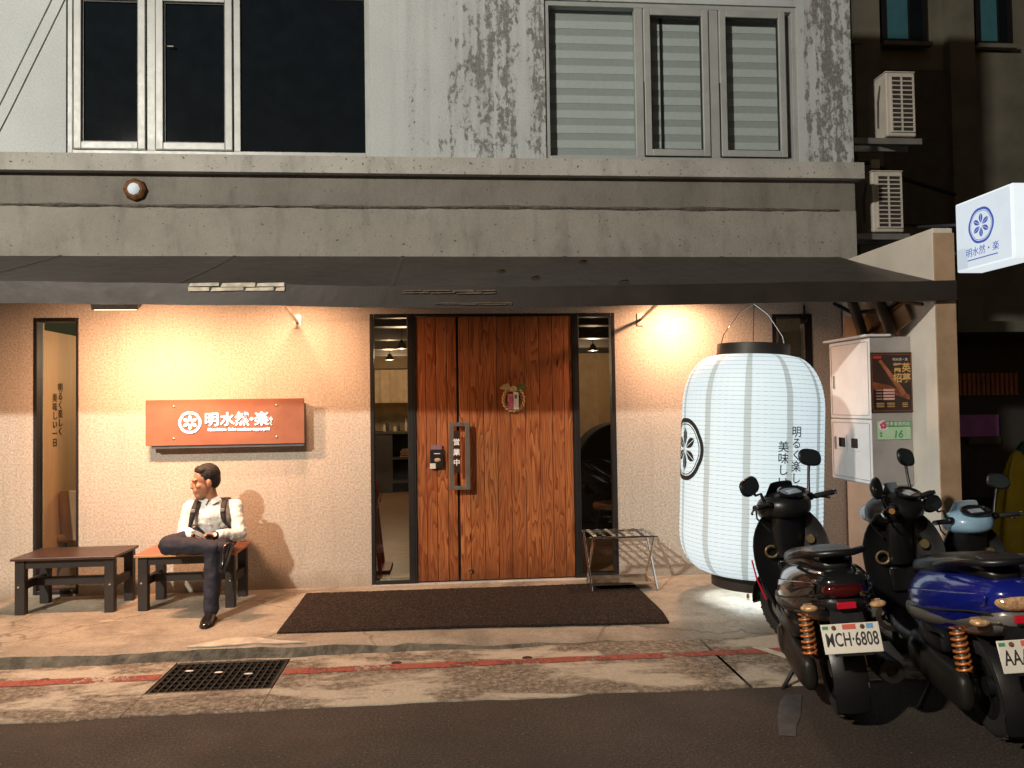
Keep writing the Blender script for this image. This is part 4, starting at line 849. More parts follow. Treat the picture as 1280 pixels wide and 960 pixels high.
# ================================================================ scooters
M('gloss_black', (.010, .010, .011), .16, 0, var=.1, bmp=0, coat=.6, rvar=.05); M('satin_black', (.009, .009, .010), .36, bmp=.08); M('seat_vinyl', (.008, .008, .009), .34, bmp=.15, bscale=120)
M('gloss_blue', (.008, .014, .19), .20, 0, var=.1, bmp=0, coat=.6, rvar=.05); M('silver_paint', (.26, .24, .22), .35, .5, bmp=.03); M('pale_blue', (.28, .46, .62), .3, 0, bmp=0, coat=.4)
M('engine_grey', (.024, .022, .020), .45, .5, bmp=.2, bscale=30); M('spring_orange', (.62, .20, .05), .35, .4, bmp=0); M('tail_red', (.05, .003, .004), .08, bmp=0, coat=.5, rvar=.03); M('reflector_red', (.55, .01, .03), .2, bmp=0)
M('signal_clear', (.62, .38, .20), .12, .3, var=.5, scale=60, bmp=.5, bscale=70); M('mirror_glass', (.25, .27, .3), .05, .95, bmp=0, rvar=.02); M('screen_clear', (.35, .42, .50), .08, .1, bmp=0, rvar=.03); M('plate_white', (.70, .66, .58), .45, bmp=.05); M('gold_ring', (.55, .42, .22), .3, .8, bmp=0); M('plate_ink', (.03, .03, .04), .5, bmp=0); M('sticker_blue', (.15, .35, .6), .5, bmp=0); M('sticker_red', (.6, .12, .08), .5, bmp=0); M('disc_steel', (.32, .31, .30), .35, .9)
def sec(y, zc, hw, hh, e=2.4, xo=0, n=22, top=1.0):
    out = []
    for k in range(n):
        a = 2*math.pi*k/n; c, s = math.cos(a), math.sin(a)
        w = hw*(top if s > .3 else 1)
        out.append(Vector((xo+w*math.copysign(abs(c)**(2/e), c), y, zc+hh*math.copysign(abs(s)**(2/e), s))))
    return out
def hsec(z, pts): return [Vector((x, y, z)) for x, y in pts]
def scooter(loc, heading, lean, steer, P, label, scale=1.0, plate=None):
    sc = thing('scooter', label, 'scooter', loc, (0, rad(lean), rad(-heading)), 'scooters parked beside the lantern'); sc.scale = (scale,)*3
    B = lambda mb, n, m, sm=60, par=sc, **k: mb.build(n, m, par, sm, **k)
    # steering transform
    piv = Vector((0, 1.06, 0)); R3 = Matrix.Rotation(rad(steer), 4, 'Z')
    ST = Matrix.Translation(piv) @ R3 @ Matrix.Translation(-piv)
    def st(mb): mb.v = [tuple(ST @ Vector(p)) for p in mb.v]; return mb
    pw = Vector((0, 1.21, 0)); SW = Matrix.Translation(pw) @ R3 @ Matrix.Translation(-pw)
    def sw(mb): mb.v = [tuple(SW @ Vector(p)) for p in mb.v]; return mb
    def wheel(yc, r, w, steered):
        T = Matrix.Translation((0, yc, r)) @ Matrix.Rotation(rad(90), 4, 'Y')
        pr = [(r*.64, -w*.40), (r*.80, -w*.5), (r*.93, -w*.42), (r*.985, -w*.22), (r, 0), (r*.985, w*.22), (r*.93, w*.42), (r*.80, w*.5), (r*.64, w*.40)]
        mb = MB().lathe(pr, 36, T)
        for k in range(30):
            a = 2*math.pi*k/30
            for sgn in (-1, 1):
                M4 = T @ Matrix.Rotation(a+sgn*.05, 4, 'Z'); mb.box(r*.955, r*1.003, sgn*.002, sgn*.014, sgn*w*.06, sgn*w*.34, M4)
        ty = B(sw(mb) if steered else mb, 'tyre', 'rubber', 50)
        mb = MB().lathe([(r*.66, -w*.38), (r*.62, -w*.2), (r*.60, 0), (r*.62, w*.2), (r*.66, w*.38)], 30, T).lathe([(.001, -.04), (.045, -.04), (.045, .04), (.001, .04)], 14, T)
        for k in range(5): mb.box(.03, r*.63, -.016, .016, -.014, .014, T @ Matrix.Rotation(2*math.pi*k/5, 4, 'Z'))
        B(sw(mb) if steered else mb, 'rim', 'satin_black', 40, par=ty)
    wheel(0, .235, .115, False); wheel(1.27, .235, .10, True)
    # rear body
    body = [(-.40, .75, .06, .035), (-.36, .745, .115, .07), (-.26, .72, .16, .105), (-.10, .67, .195, .15), (.10, .625, .21, .175), (.28, .585, .207, .185), (.44, .545, .19, .19), (.56, .50, .16, .18), (.62, .47, .13, .15)]
    B(MB().loft([sec(*b_, e=2.7) for b_ in body]), 'rear_body', P['body'], sub=1)
    for s in (-1, 1):
        rows = []
        for (y, zc, hw, hh) in body[1:8]:
            rows.append([(s*(hw*.86+.012), y+.02, zc-hh*.55), (s*(hw+.012), y+.01, zc-hh*.15), (s*(hw+.010), y, zc+hh*.12), (s*(hw*.93+.012), y, zc+hh*.42)])
        B(MB().sheet(rows, .008, (-s, 0, 0)), 'side_panel', P['side'], sub=1)
        rows = []
        for q in (0, .12, .25, .4, .55, .7, .85, 1):     # blade-shaped lower tail panel, swept up to the rear
            y = -.40+.86*q; zt = .665-.075*q-.03*q*q; zb = .645-.22*q**.8+.10*max(0, q-.75); bw = .085+.115*min(1, q*1.6)**.8
            rows.append([(s*(bw*.90), y+.015, zb), (s*(bw+.012), y+.006, zb+(zt-zb)*.3), (s*(bw+.020), y, zb+(zt-zb)*.62), (s*(bw+.008), y, zt)])
        lp = B(MB().sheet(rows, .016, (-s, 0, 0)), 'lower_panel', P['lower'], sub=1)
        B(MB().prism([(.02, .50), (.20, .47), (.24, .515)], lambda u, v, w: (s*(.212+w), u, v), .006), 'vent', 'satin_black', 30, par=lp)
        B(MB().tube([(s*.115, -.36, .69), (s*.165, -.24, .675), (s*.205, -.06, .635), (s*.218, .14, .59), (s*.212, .34, .55), (s*.19, .5, .51)], .004, 6), 'panel_gap', 'rubber')
        MB().bar((s*.192, .30, .60), (s*.196, .20, .66), .012, .004, (1, 0, 0)).bar((s*.193, .27, .565), (s*.197, .20, .63), .006, .004, (1, 0, 0)).build('accent_stripe', P['accent'], sc)['kind'] = 'stuff'
        B(MB().ell((0, 0, 0), (.042, .030, .018), 14, 8, Matrix.Rotation(rad(22*s), 3, 'Z')).box(-.02, .02, .0, .05, -.012, .012), 'turn_signal', 'signal_clear', loc=(s*.158, -.338, .648))
    # under-tail in dark plastic, tail lamp, reflector
    B(MB().loft([sec(-.385, .665, .075, .03, 3), sec(-.34, .65, .115, .065, 3), sec(-.2, .62, .14, .09, 3), sec(.1, .56, .15, .11, 3)]), 'under_tail', P['lower'], sub=1)
    B(MB().loft([sec(-.405, .735, .05, .012, 2.2), sec(-.398, .735, .085, .034, 2.2), sec(-.36, .74, .105, .048, 2.2), sec(-.28, .745, .11, .045, 2.2)]), 'tail_light', P.get('tail', 'tail_red'), sub=1)
    B(MB().box(-.043, .043, -.418, -.40, .655, .685), 'reflector', 'reflector_red', 30, bevel=.003)
    # seat and grab rail
    B(MB().loft([sec(-.30, .825, .05, .018, 3), sec(-.25, .84, .095, .035, 3), sec(-.10, .842, .12, .048, 3), sec(.02, .832, .13, .055, 3), sec(.09, .806, .138, .055, 3), sec(.27, .775, .15, .055, 3), sec(.46, .735, .14, .055, 3), sec(.60, .69, .105, .05, 3), sec(.66, .655, .06, .03, 3)]), 'seat', 'seat_vinyl', sub=1)
    B(MB().tube([(-.15, .10, .81), (-.165, -.06, .855), (-.145, -.24, .895), (-.07, -.345, .905), (.07, -.345, .905), (.145, -.24, .895), (.165, -.06, .855), (.15, .10, .81)], .017, 10), 'grab_rail', P['rail'])
    B(MB().box(-.085, .085, -.335, -.19, .895, .912), 'rail_plate', 'satin_black', 40, bevel=.006)
    # number plate on its holder
    T = Matrix.Translation((0, -.425, .52)) @ Matrix.Diagonal((.86, 1, .88, 1)) @ Matrix.Rotation(rad(-14), 4, 'X')
    B(MB().loft([[T @ Vector(p) for p in ((-.07, .03, .26), (.07, .03, .26), (.07, .05, .26), (-.07, .05, .26))], [T @ Vector(p) for p in ((-.09, .012, .07), (.09, .012, .07), (.09, .04, .07), (-.09, .04, .07))], [T @ Vector(p) for p in ((-.10, .008, -.09), (.10, .008, -.09), (.10, .03, -.09), (-.10, .03, -.09))]]), 'plate_holder', 'satin_black', 30)
    pl = B(MB().box(-.152, .152, -.002, .004, -.076, .076, T), 'number_plate', 'plate_white', 30, bevel=.004)
    tp = lambda x, z: (lambda u, v, w: T @ Vector((x+u, -.0032-w, z+v)))
    if plate:
        a0, txt, al = plate
        mb = text_mb(txt, .098, tp(a0, -.008), extr=.0006, ax=al, off=.0012, sx=.62, space=1.02); mb.build('lettering', 'plate_ink', pl)
    MB().box(-.04, .03, -.004, -.0025, .046, .072, T).build('red_sticker', 'sticker_red', pl); MB().box(.085, .12, -.004, -.0025, .045, .07, T).build('blue_sticker', 'sticker_blue', pl); MB().box(-.145, -.115, -.004, -.0025, .05, .066, T).build('sticker', 'sign_green', pl)
    for x in (-.085, .065): MB().lathe([(.001, .006), (.012, .005), (.013, .002)], 10, T @ Matrix.Translation((x, 0, .056)) @ RX).build('plate_bolt', 'rusty', pl, 40)
    # rear mudguard
    rows = [[(x, -(.30+.02*(1-(x/.09)**2))*math.cos(rad(a))+.02, .235+(.30)*math.sin(rad(a))) for x in (-.085, -.05, 0, .05, .085)] for a in (-28, -5, 15, 35, 55, 80, 100)]
    B(MB().sheet(rows, .008, (0, 0, -1)), 'rear_mudguard', 'satin_black', sub=1)
    # engine and transmission case, shocks, exhaust
    B(MB().loft([sec(-.10, .235, .02, .05, 2.4, -.155), sec(-.08, .235, .045, .095, 2.4, -.155), sec(.05, .24, .055, .10, 2.4, -.16), sec(.22, .255, .055, .10, 2.4, -.165), sec(.40, .275, .06, .125, 2.4, -.165), sec(.50, .28, .05, .11, 2.4, -.16), sec(.53, .28, .02, .06, 2.4, -.155)]), 'transmission_case', 'engine_grey', sub=1)
    B(MB().lathe([(.001, .018), (.07, .014), (.085, 0)], 22, Matrix.Translation((-.215, .38, .285)) @ Matrix.Rotation(rad(-90), 4, 'Y')), 'case_cover', 'satin_black', 40)
    B(MB().loft([sec(.10, .30, .08, .08, 2.6), sec(.2, .33, .13, .13, 2.6), sec(.45, .35, .13, .14, 2.6), sec(.6, .33, .09, .1, 2.6)]), 'engine_block', 'engine_grey', sub=1)
    for s in (-1, 1):
        a, b = Vector((s*.135, -.045, .245)), Vector((s*.125, .02, .58)); dirv = b-a
        sh = B(MB().tube([a, a+dirv*.45], .014, 8).tube([a+dirv*.4, b], .022, 10).tube([a+Vector((-.025, 0, 0)), a+Vector((.025, 0, 0))], .02, 10), 'shock_absorber', 'steel')
        pts = []
        for k in range(91):
            q = k/90; th = q*2*math.pi*8.5; c = a+dirv*(.22+.70*q); pts.append(c+Vector((.033*math.cos(th), .033*math.sin(th), 0)))
        B(MB().tube(pts, .0065, 6), 'spring', 'spring_orange', par=sh)
    mf = B(MB().lathe([(.03, .40), (.055, .37), (.062, .2), (.062, 0), (.055, -.02), (.03, -.022), (.028, .02), (.001, .02)], 20, Matrix.Translation((.20, -.24, .29)) @ Matrix.Rotation(rad(-96), 4, 'X')), 'exhaust', 'engine_grey', 40)
    B(MB().tube([(.20, .15, .30), (.19, .3, .25), (.1, .42, .24)], .018, 8).bar((.255, -.15, .31), (.258, .1, .325), .07, .004, (0, 0, 1)), 'heat_shield', 'steel', 40, par=mf)
    # floor and leg shield
    B(MB().loft([sec(.48, .31, .15, .06, 4), sec(.6, .28, .165, .045, 4), (sec(.9, .28, .165, .045, 4)), sec(1.0, .32, .16, .07, 4)]), 'footboard', 'satin_black', sub=1)
    rows = []
    for z, w, yb in ((.27, .13, 1.0), (.36, .19, .985), (.50, .235, .98), (.64, .25, .995), (.76, .24, 1.015), (.86, .19, 1.03), (.93, .12, 1.04)):
        rows.append([(u*w, yb+.16*(1-abs(u)**2.2)*.55, z) for u in (-1, -.85, -.5, 0, .5, .85, 1)])
    B(MB().sheet(rows, .03, (0, 1, 0)), 'leg_shield', 'satin_black', sub=1)
    B(MB().loft([sec(1.125, .60, .20, .22, 2.6), sec(1.16, .60, .20, .24, 2.5), sec(1.22, .64, .16, .20, 2.3), sec(1.32, .66, .09, .12, 2.2), sec(1.36, .66, .03, .05, 2)]), 'front_cover', P['front'], sub=1)
    for s in (-1, 1): B(MB().tube([(s*.14, 1.0, .28), (s*.215, 1.01, .50), (s*.22, 1.04, .66), (s*.16, 1.09, .84)], .010, 8), 'shield_trim', P['trim'])
    if P.get('pin'): B(MB().tube([(-.205, .985, .36), (-.248, .975, .50), (-.262, .99, .62)], .006, 6), 'pinstripe', P['pin'])
    B(MB().lathe([(.038, .0), (.045, .008), (.038, .016), (.03, .008), (.038, 0)], 22, Matrix.Translation((-.125, 1.03, .66)) @ RX), 'hook_ring', 'gold_ring', 60)
    B(MB().lathe([(.001, .016), (.025, .016), (.03, 0)], 16, Matrix.Translation((.13, 1.035, .72)) @ RX), 'ignition_lock', 'gold_ring', 40)
    B(MB().box(-.09, .09, 1.03, 1.06, .44, .60), 'glove_box', 'gloss_black', 30, bevel=.02)
    # front mudguard and fork (steered)
    rows = [[(x, 1.27+.275*math.cos(rad(a)), .235+.275*math.sin(rad(a))-.25*abs(x)**1.6) for x in (-.075, -.045, 0, .045, .075)] for a in (-5, 25, 60, 90, 125, 155)]
    B(sw(MB().sheet(rows, .008, (0, 0, 1))), 'front_mudguard', P['front'], sub=1)
    for s in (-1, 1): B(sw(MB().tube([(s*.075, 1.27, .235), (s*.075, 1.17, .60)], .02, 10)), 'fork_leg', 'steel')
    B(sw(MB().lathe([(.085, -.002), (.085, .002), (.05, .002), (.05, -.002), (.085, -.002)], 26, Matrix.Translation((-.062, 1.27, .235)) @ Matrix.Rotation(rad(90), 4, 'Y'))), 'brake_disc', 'disc_steel', 30)
    # handlebar cowl, display, grips, levers, mirrors
    B(st(MB().loft([[Vector((x*wd, 1.0+yo+y*.07, z)) for x, y in [(math.cos(2*math.pi*k/16), math.sin(2*math.pi*k/16)) for k in range(16)]] for z, wd, yo in ((.62, .10, .07), (.72, .125, .06), (.82, .14, .05), (.92, .13, .04))])), 'steering_stem', 'satin_black')
    B(st(MB().loft([sec(.905, .945, .05, .035, 2.4), sec(.93, .945, .115, .065, 2.4), sec(.99, .955, .17, .09, 2.4), sec(1.09, .95, .185, .105, 2.3), sec(1.18, .935, .15, .095, 2.2), sec(1.245, .92, .07, .05, 2)])), 'handlebar_cowl', P['cowl'], sub=1)
    Td = Matrix.Translation((0, .975, 1.038)) @ Matrix.Rotation(rad(24), 4, 'X') @ Matrix.Diagonal((1.5, .95, 1.2, 1))
    ds = B(st(MB().lathe([(.075, .0), (.08, .012), (.07, .016), (.064, .008), (.001, .008)], 26, Td)), 'instrument_dial', 'gloss_black', 40)
    B(st(MB().box(-.035, .035, -.03, .02, .0085, .0115, Td)), 'display', 'screen_clear', 30, par=ds)
    B(st(MB().ell((0, 1.21, .925), (.11, .06, .06), 16, 10)), 'headlight', 'screen_clear')
    rows = [[(u*(.15-.05*q), 1.16-.05*q-.05*abs(u)**2, .97+.14*q) for u in (-1, -.6, 0, .6, 1)] for q in (0, .35, .7, 1)]
    B(st(MB().sheet(rows, .004, (0, 1, 0))), 'wind_visor', P['visor'], sub=1)
    for s in (-1, 1):
        B(st(MB().tube([(s*.12, 1.02, .965), (s*.21, 1.0, .98), (s*.245, .985, .985)], .014, 10)), 'handlebar', 'black_metal')
        gp = B(st(MB().tube([(s*.215, .998, .981), (s*.225, .995, .983), (s*.34, .955, .992), (s*.345, .953, .992)], [.016, .019, .019, .016], 12)), 'grip', 'rubber')
        B(st(MB().tube([(s*.345, .953, .992), (s*.362, .947, .994)], .017, 12)), 'bar_end', 'chrome', par=gp)
        B(st(MB().tube([(s*.19, 1.035, .975), (s*.23, 1.045, .97), (s*.30, 1.03, .965), (s*.345, 1.0, .955), (s*.35, .99, .95)], [.009, .008, .007, .006, .008], 8)), 'brake_lever', P['lever'])
        B(st(MB().ell((s*.185, 1.01, .985), (.035, .03, .028), 12, 8)), 'switch_housing', 'satin_black')
        mr = Matrix.Rotation(rad(14*s), 4, 'Y') @ Matrix.Rotation(rad(-8), 4, 'X') @ Matrix.Rotation(rad(-10*s), 4, 'Z')
        c = Vector((s*.285, 1.06, 1.235)) if s > 0 else Vector((-.30, 1.04, 1.12)); dz = -.01 if s > 0 else -.125
        mi = B(st(MB().loft([[c+mr @ Vector((.090*k*math.copysign(abs(math.cos(a))**.75, math.cos(a)), yy, .060*k*math.copysign(abs(math.sin(a))**.75, math.sin(a)))) for a in [2*math.pi*j/18 for j in range(18)]] for k, yy in ((.93, -.012), (1, -.004), (.95, .010), (.7, .024), (.3, .03))])), 'mirror', 'satin_black', par=sc)
        B(st(MB().loft([[c+mr @ Vector((.081*math.cos(a), -.0135+q, .052*math.sin(a))) for a in [2*math.pi*j/18 for j in range(18)]] for q in (0, .002)])), 'mirror_glass', 'mirror_glass', par=mi)
        B(st(MB().tube([(s*.20, 1.03, 1.0), (s*.215, 1.035, 1.06), (s*.245, 1.05, 1.14+dz*.7), (s*.275, 1.062, 1.215+dz)], [.012, .010, .009, .011], 8)), 'mirror_stalk', 'satin_black', par=mi)
    for s in (-1, 1): B(st(MB().tube([(s*.19, 1.03, .96), (s*.215, 1.10, .95), (s*.16, 1.16, .88), (s*.08, 1.13, .78)], .006, 6)), 'brake_cable', 'rubber')
    B(MB().tube([(-.165, .45, .36), (-.10, .30, .47), (-.04, .1, .52)], .012, 8), 'air_hose', 'rubber')
    B(MB().loft([sec(.40, .40, .02, .03, 3, -.15), sec(.36, .42, .05, .07, 3, -.15), (sec(.16, .43, .055, .075, 3, -.15)), sec(.08, .42, .03, .05, 3, -.15)]), 'air_cleaner', 'satin_black', sub=1)
    # side stand
    B(MB().tube([(-.10, .42, .24), (-.17, .36, .12), (-.27, .30, .012+.0), (-.29, .295, .015)], [.014, .012, .011, .014], 8), 'side_stand', 'black_metal')
    return sc
PB = dict(body='gloss_black', side='gloss_black', lower='satin_black', pin='reflector_red', accent='reflector_red', rail='satin_black', front='gloss_black', trim='gloss_black', cowl='satin_black', visor='gloss_black', lever='black_metal')
scooter((2.13, -2.97, .0), 15, -6, 36, PB, 'glossy black scooter with plate MCH-6808 parked beside the lantern', 1.04, plate=(0, 'MCH·6808', 'CENTER'))
PC = dict(body='gloss_blue', side='gloss_blue', lower='silver_paint', accent='petal_pink', rail='satin_black', front='gloss_blue', trim='gloss_blue', cowl='satin_black', visor='screen_clear', lever='chrome', tail='signal_clear')
scooter((2.77, -3.32, .0), 13, -6, 52, PC, 'blue scooter with silver tail panels and orange shock spring', 1.05, plate=(-.135, 'AAA·1', 'LEFT'))
PD = dict(body='satin_black', side='pale_blue', lower='satin_black', accent='chrome', rail='satin_black', front='pale_blue', trim='pale_blue', cowl='pale_blue', visor='screen_clear', lever='chrome')
scooter((3.50, -2.95, .0), 8, -4, 10, PD, 'pale blue scooter standing beyond the blue one by the wing wall', .90)

# ================================================================ seated man
M('skin', (.42, .20, .12), .5, var=.12, scale=18, bmp=.08); M('hair', (.007, .006, .005), .7, var=.3, bmp=.5, bscale=150); M('shirt', (.70, .73, .72), .85, var=.05, scale=5, bmp=.6, bscale=11, bdist=.03); M('trousers', (.016, .017, .030), .8, var=.2, bmp=.35, bscale=10, bdist=.025); M('shoe', (.012, .010, .010), .22, bmp=.05, coat=.3)
OX, OY, OZ = -1.98, -.40, .09
man = thing('person', 'man in white shirt and dark trousers sitting cross-legged on the reddish bench', 'person', (OX, OY, OZ))
def V(x, y, z): return Vector((x-OX, y-OY, z-OZ))
def blob(chains, ells=(), n=14):
    mb = MB()
    for ch in chains:
        for (p, r), (q, s) in zip(ch, ch[1:]):
            mb.tube([p, p.lerp(q, .25), p.lerp(q, .5), p.lerp(q, .75), q], [r, r*.75+s*.25, (r+s)/2, r*.25+s*.75, s], n)
        for p, r in ch: mb.ell(p, r, n, 10)
    for e in ells: mb.ell(*e[:2], n, 12, *e[2:])
    return mb
def wrinkle(o, amp, seed, sc=9):
    for v in o.data.vertices:
        c = v.co; k = noise.noise(Vector((c.x*sc+seed, c.y*sc, c.z*sc*1.3)))+.5*noise.noise(Vector((c.x*sc*2.3, c.y*sc*2.3+seed, c.z*sc*2.3)))
        v.co = c+v.normal*amp*k
    o.data.update()
hipc = V(-1.955, -.36, .64); chest = V(-1.965, -.43, .82); neckb = V(-1.975, -.45, .945); headc = V(-2.015, -.50, 1.112)
shR, shL = V(-2.15, -.45, .89), V(-1.79, -.44, .89)
elR, elL = V(-2.175, -.52, .70), V(-1.725, -.53, .675)
wrR, wrL = V(-2.02, -.73, .705), V(-1.885, -.735, .70)
hpR, hpL = V(-2.06, -.42, .645), V(-1.86, -.42, .645)
knR = V(-2.20, -.80, .645); anR = V(-1.79, -.90, .640)
knL = V(-1.835, -.86, .585); anL = V(-1.835, -.96, .175)
# head orientation: looks towards the slot window, slightly down
fwd = Vector((-.84, -.54, -.12)).normalized(); rt = fwd.cross(Vector((0, 0, 1))).normalized(); up = rt.cross(fwd)
HM = Matrix((rt, fwd, up)).transposed()        # local x right ear, y face, z up
hd = lambda x, y, z: headc + HM @ (Vector((x, y, z))*1.07)
ells = [(hd(0, -.012, .035), (.079, .100, .098), HM), (hd(0, .02, -.035), (.066, .078, .085), HM), (hd(0, .052, -.095), (.040, .042, .032), HM), (hd(0, .068, -.055), (.042, .034, .03), HM),
        (hd(0, .082, .026), (.050, .016, .012), HM), (hd(.036, .064, -.022), (.024, .020, .020), HM), (hd(-.036, .064, -.022), (.024, .020, .020), HM),
        (hd(0, .098, -.012), (.010, .014, .030), HM), (hd(0, .106, -.028), (.015, .014, .011), HM), (hd(0, .090, -.066), (.022, .010, .006), HM), (hd(0, .089, -.076), (.020, .010, .006), HM),
        (hd(.079, -.008, -.012), (.012, .022, .034), HM), (hd(-.079, -.008, -.012), (.012, .022, .034), HM)]
fingers = []
def hand(wr, knuck_c, side):
    pc = wr.lerp(knuck_c, .55); d = (knuck_c-wr).normalized(); lat = d.cross(Vector((0, 0, 1))).normalized()*side
    ells.append((pc, (.034, .046, .018), Matrix((lat, d, lat.cross(d))).transposed()))
    for k, ln_ in enumerate((.030, .034, .032, .025)):
        b = knuck_c+lat*(.026-.0175*k); m1 = b+d*ln_+Vector((0, -.002, -.012)); m2 = m1+d*ln_*.5+Vector((0, .012, -.020)); m3 = m2+Vector((0, .022, -.006))
        fingers.append([(pc.lerp(b, .6), .0095), (b, .0095), (m1, .0085), (m2, .008), (m3, .0072)])
    tb = wr.lerp(knuck_c, .35)+lat*.028; t1 = tb+lat*.020+d*.022+Vector((0, 0, .012)); t2 = t1+d*.028-lat*.006+Vector((0, -.004, .006))
    fingers.append([(pc, .012), (tb, .0125), (t1, .0105), (t2, .009)])
hand(wrR, V(-1.972, -.785, .712), 1); hand(wrL, V(-1.932, -.79, .712), -1)
arms = [[(shR, .045), (elR, .040), (wrR, .026)], [(shL, .045), (elL, .040), (wrL, .026)]]
legs = [[(hpR, .07), (knR, .052), (anR, .036)], [(hpL, .07), (knL, .052), (anL, .036)]]
core = [[(hipc, .10), (chest, .105)], [(chest, .08), (neckb, .058)], [(neckb, .056), (hd(0, -.02, -.07), .054)], [(chest, .07), (shR, .05)], [(chest, .07), (shL, .05)]]
bd = blob(core+arms+legs+fingers, ells).build('body', 'skin', man, 180); remesh(bd, .0062, 3)
# hair: short cap with faded sides
o = blob([], [(hd(0, -.026, .048), (.0885, .103, .098), HM), (hd(0, -.058, .012), (.082, .064, .085), HM), (hd(0, .018, .092), (.074, .052, .040), HM)]).build('hair', 'hair', man, 180); remesh(o, .006, 3); wrinkle(o, .0025, 4, 90)
for s in (-1, 1):
    MB().ell(hd(s*.034, .088, .006), (.009, .005, .0035), 10, 6, HM).build('eye', M('eye_dark', (.02, .015, .012), .2, bmp=0), man, 60)
    MB().ell(hd(s*.034, .092, .026), (.014, .004, .0018), 10, 6, HM).build('eyebrow', 'hair', man, 60)
# shirt
sl_ = [[(shR+Vector((0, 0, -.005)), .062), (elR, .056), (elR.lerp(wrR, .78), .042)], [(shL+Vector((0, 0, -.005)), .062), (elL, .056), (elL.lerp(wrL, .80), .042)]]
o = blob([[(hipc+Vector((0, -.01, .04)), .13), (chest, .14)], [(chest+Vector((-.065, -.01, .0)), .11), (hipc+Vector((-.05, -.02, .06)), .10)], [(chest+Vector((.065, -.01, .0)), .11), (hipc+Vector((.05, -.02, .06)), .10)], [(chest, .11), (neckb+Vector((0, .01, -.03)), .075)], [(chest+Vector((0, 0, .04)), .08), (shR, .065)], [(chest+Vector((0, 0, .04)), .08), (shL, .065)]]+sl_).build('shirt', 'shirt', man, 180); remesh(o, .009, 3); wrinkle(o, .009, 1, 15)
for s in (-1, 1):
    c0 = neckb+Vector((s*.008, -.052, .004)); rows = [[c0+Vector((s*.0, -.012, .012)), c0+Vector((s*.058, .012, .042))], [c0+Vector((s*.018, -.034, -.028)), c0+Vector((s*.085, .004, .010))]]
    MB().sheet(rows, .006, (0, -1, .2)).build('collar', 'shirt', man, 60, bevel=.002)
for i in range(3): MB().ell(chest+Vector((0, -.148+.012*i*0, .05-.05*i)), .006, 8, 6).build('shirt_button', 'white_letter', man, 60)
# trousers, belt
o = blob([[(hipc, .125), (hipc+Vector((0, -.02, .03)), .115)], [(hpR, .095), (knR, .078)], [(knR, .076), (knR.lerp(anR, .5), .068), (anR+Vector((-.03, 0, .0)), .055)], [(hpL, .095), (knL+Vector((0, 0, -.01)), .078)], [(knL+Vector((0, 0, -.01)), .076), (knL.lerp(anL, .5), .066), (anL+Vector((0, 0, -.005)), .056)]]).build('trousers', 'trousers', man, 180); remesh(o, .010, 3); wrinkle(o, .008, 7, 14)
def shoe(heel, toe, upv, name='shoe'):
    d = (toe-heel).normalized(); upv = (upv-d*upv.dot(d)).normalized(); r = d.cross(upv); ln_ = (toe-heel).length; rings = []
    for q, w, h in ((-.02, .018, .03), (.03, .034, .055), (.2, .038, .075), (.4, .040, .068), (.6, .048, .048), (.8, .046, .036), (.95, .030, .026), (1.0, .012, .014)):
        c = heel+d*ln_*q
        rings.append([c+r*w*math.copysign(abs(math.cos(a))**.8, math.cos(a))+upv*(h*(.5+.5*math.copysign(abs(math.sin(a))**.8, math.sin(a)))) for a in [2*math.pi*j/16 for j in range(16)]])
    s_ = MB().loft(rings).build(name, 'shoe', man, 60, sub=1)
    MB().loft([[c_ for c_ in [heel+d*ln_*q+r*w*sg-upv*hh for sg, hh in ((-1, .012), (1, .012), (1, -.006), (-1, -.006))]] for q, w in ((-.03, .02), (.03, .036), (.35, .038), (.62, .050), (.85, .044), (1.0, .014))]).build('sole', 'rubber', s_, 40)
    return s_
shoe(V(-1.835, -.915, .103), V(-1.812, -1.19, .103), Vector((0, 0, 1)))
shoe(V(-1.695, -.88, .655), V(-1.735, -1.02, .46), Vector((-.8, -.35, .35)))
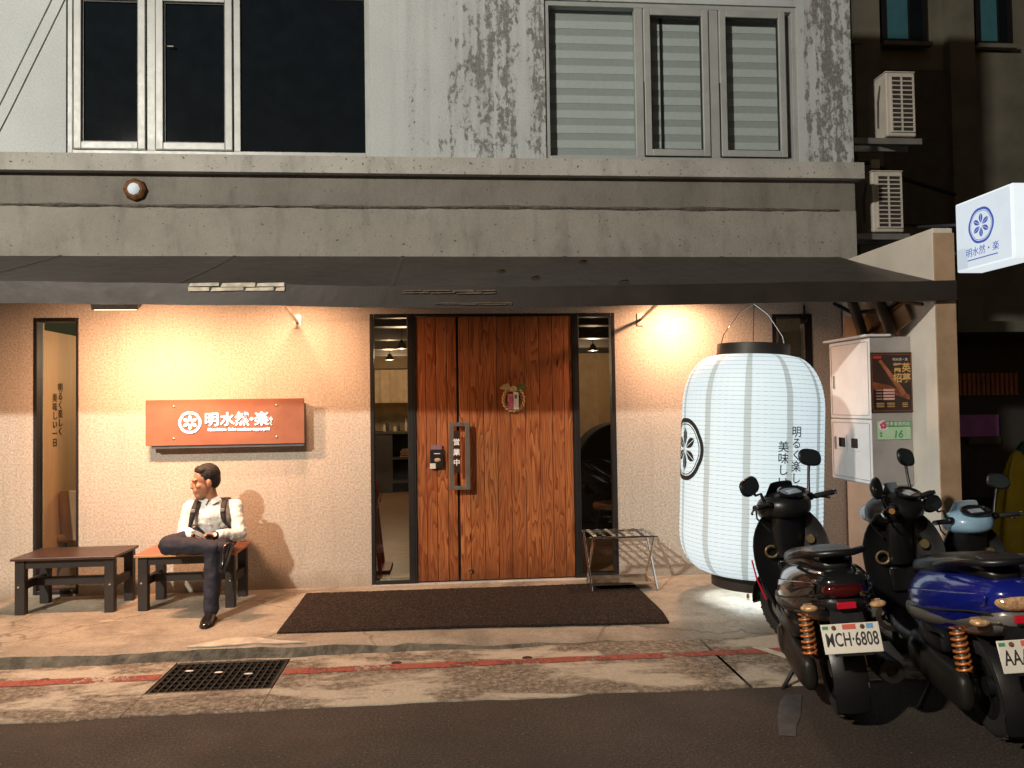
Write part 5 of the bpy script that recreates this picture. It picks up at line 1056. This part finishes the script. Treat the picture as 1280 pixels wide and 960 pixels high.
blob([[(anR+Vector((-.03, 0, 0)), .044), (anR+Vector((.055, 0, -.005)), .040)]]).build('sock', 'trousers', man, 60)
# watch
wd_ = (elL.lerp(wrL, .90)); o = MB().lathe([(.031, -.011), (.034, -.009), (.034, .009), (.031, .011)], 18, Matrix.Translation(wd_) @ (wrL-elL).to_track_quat('Z', 'Y').to_matrix().to_4x4()).build('watch_strap', 'satin_black', man, 60); MB().lathe([(.001, .008), (.017, .007), (.018, 0)], 16, Matrix.Translation(wd_+Vector((.004, -.030, .012))) @ Matrix.Rotation(rad(65), 4, 'X')).build('watch_face', 'white_letter', man, 40)
ph = tag(MB().box(-.036, .036, -.07, .07, -.005, .005).build('mobile_phone', 'gloss_black', bevel=.004, loc=(-1.952, -.815, .722)), 'black mobile phone held in the hands of the seated man', 'phone'); ph.rotation_euler = (rad(25), 0, rad(80))
# backpack with straps
bp = thing('backpack', 'black backpack worn on the back of the seated man', 'backpack', (OX, OY, OZ)); M('nylon', (.012, .012, .013), .7, bmp=.3, bscale=60)
o = blob([], [(V(-1.965, -.235, .78), (.135, .075, .17)), (V(-1.965, -.20, .70), (.12, .06, .10))]).build('bag', 'nylon', bp, 180); remesh(o, .012, 3)
for s, sh in ((-1, shR), (1, shL)):
    top = sh.lerp(neckb, .38)+Vector((0, 0, .062))
    pts = [top+Vector((0, .09, -.03)), top+Vector((0, .02, .006)), top+Vector((0, -.06, -.03)), top+Vector((s*.004, -.115, -.09)), top+Vector((s*.012, -.135, -.16)), top+Vector((s*.03, -.12, -.22)), top+Vector((s*.075, -.03, -.27))]
    rows = []
    for i, p in enumerate(pts):
        w = .024 if i < 5 else .012
        rows.append([p+Vector((-w, .004, 0)), p+Vector((-w*.5, -.006, 0)), p+Vector((w*.5, -.006, 0)), p+Vector((w, .004, 0))])
    st_ = MB().sheet(rows, .010, (0, -1, .35)).build('shoulder_strap', 'nylon', bp, 60, sub=1)
    MB().box(-.016, .016, -.012, .006, -.012, .012).build('buckle', 'lamp_case', st_, bevel=.002, loc=pts[3]+Vector((0, -.016, 0)))
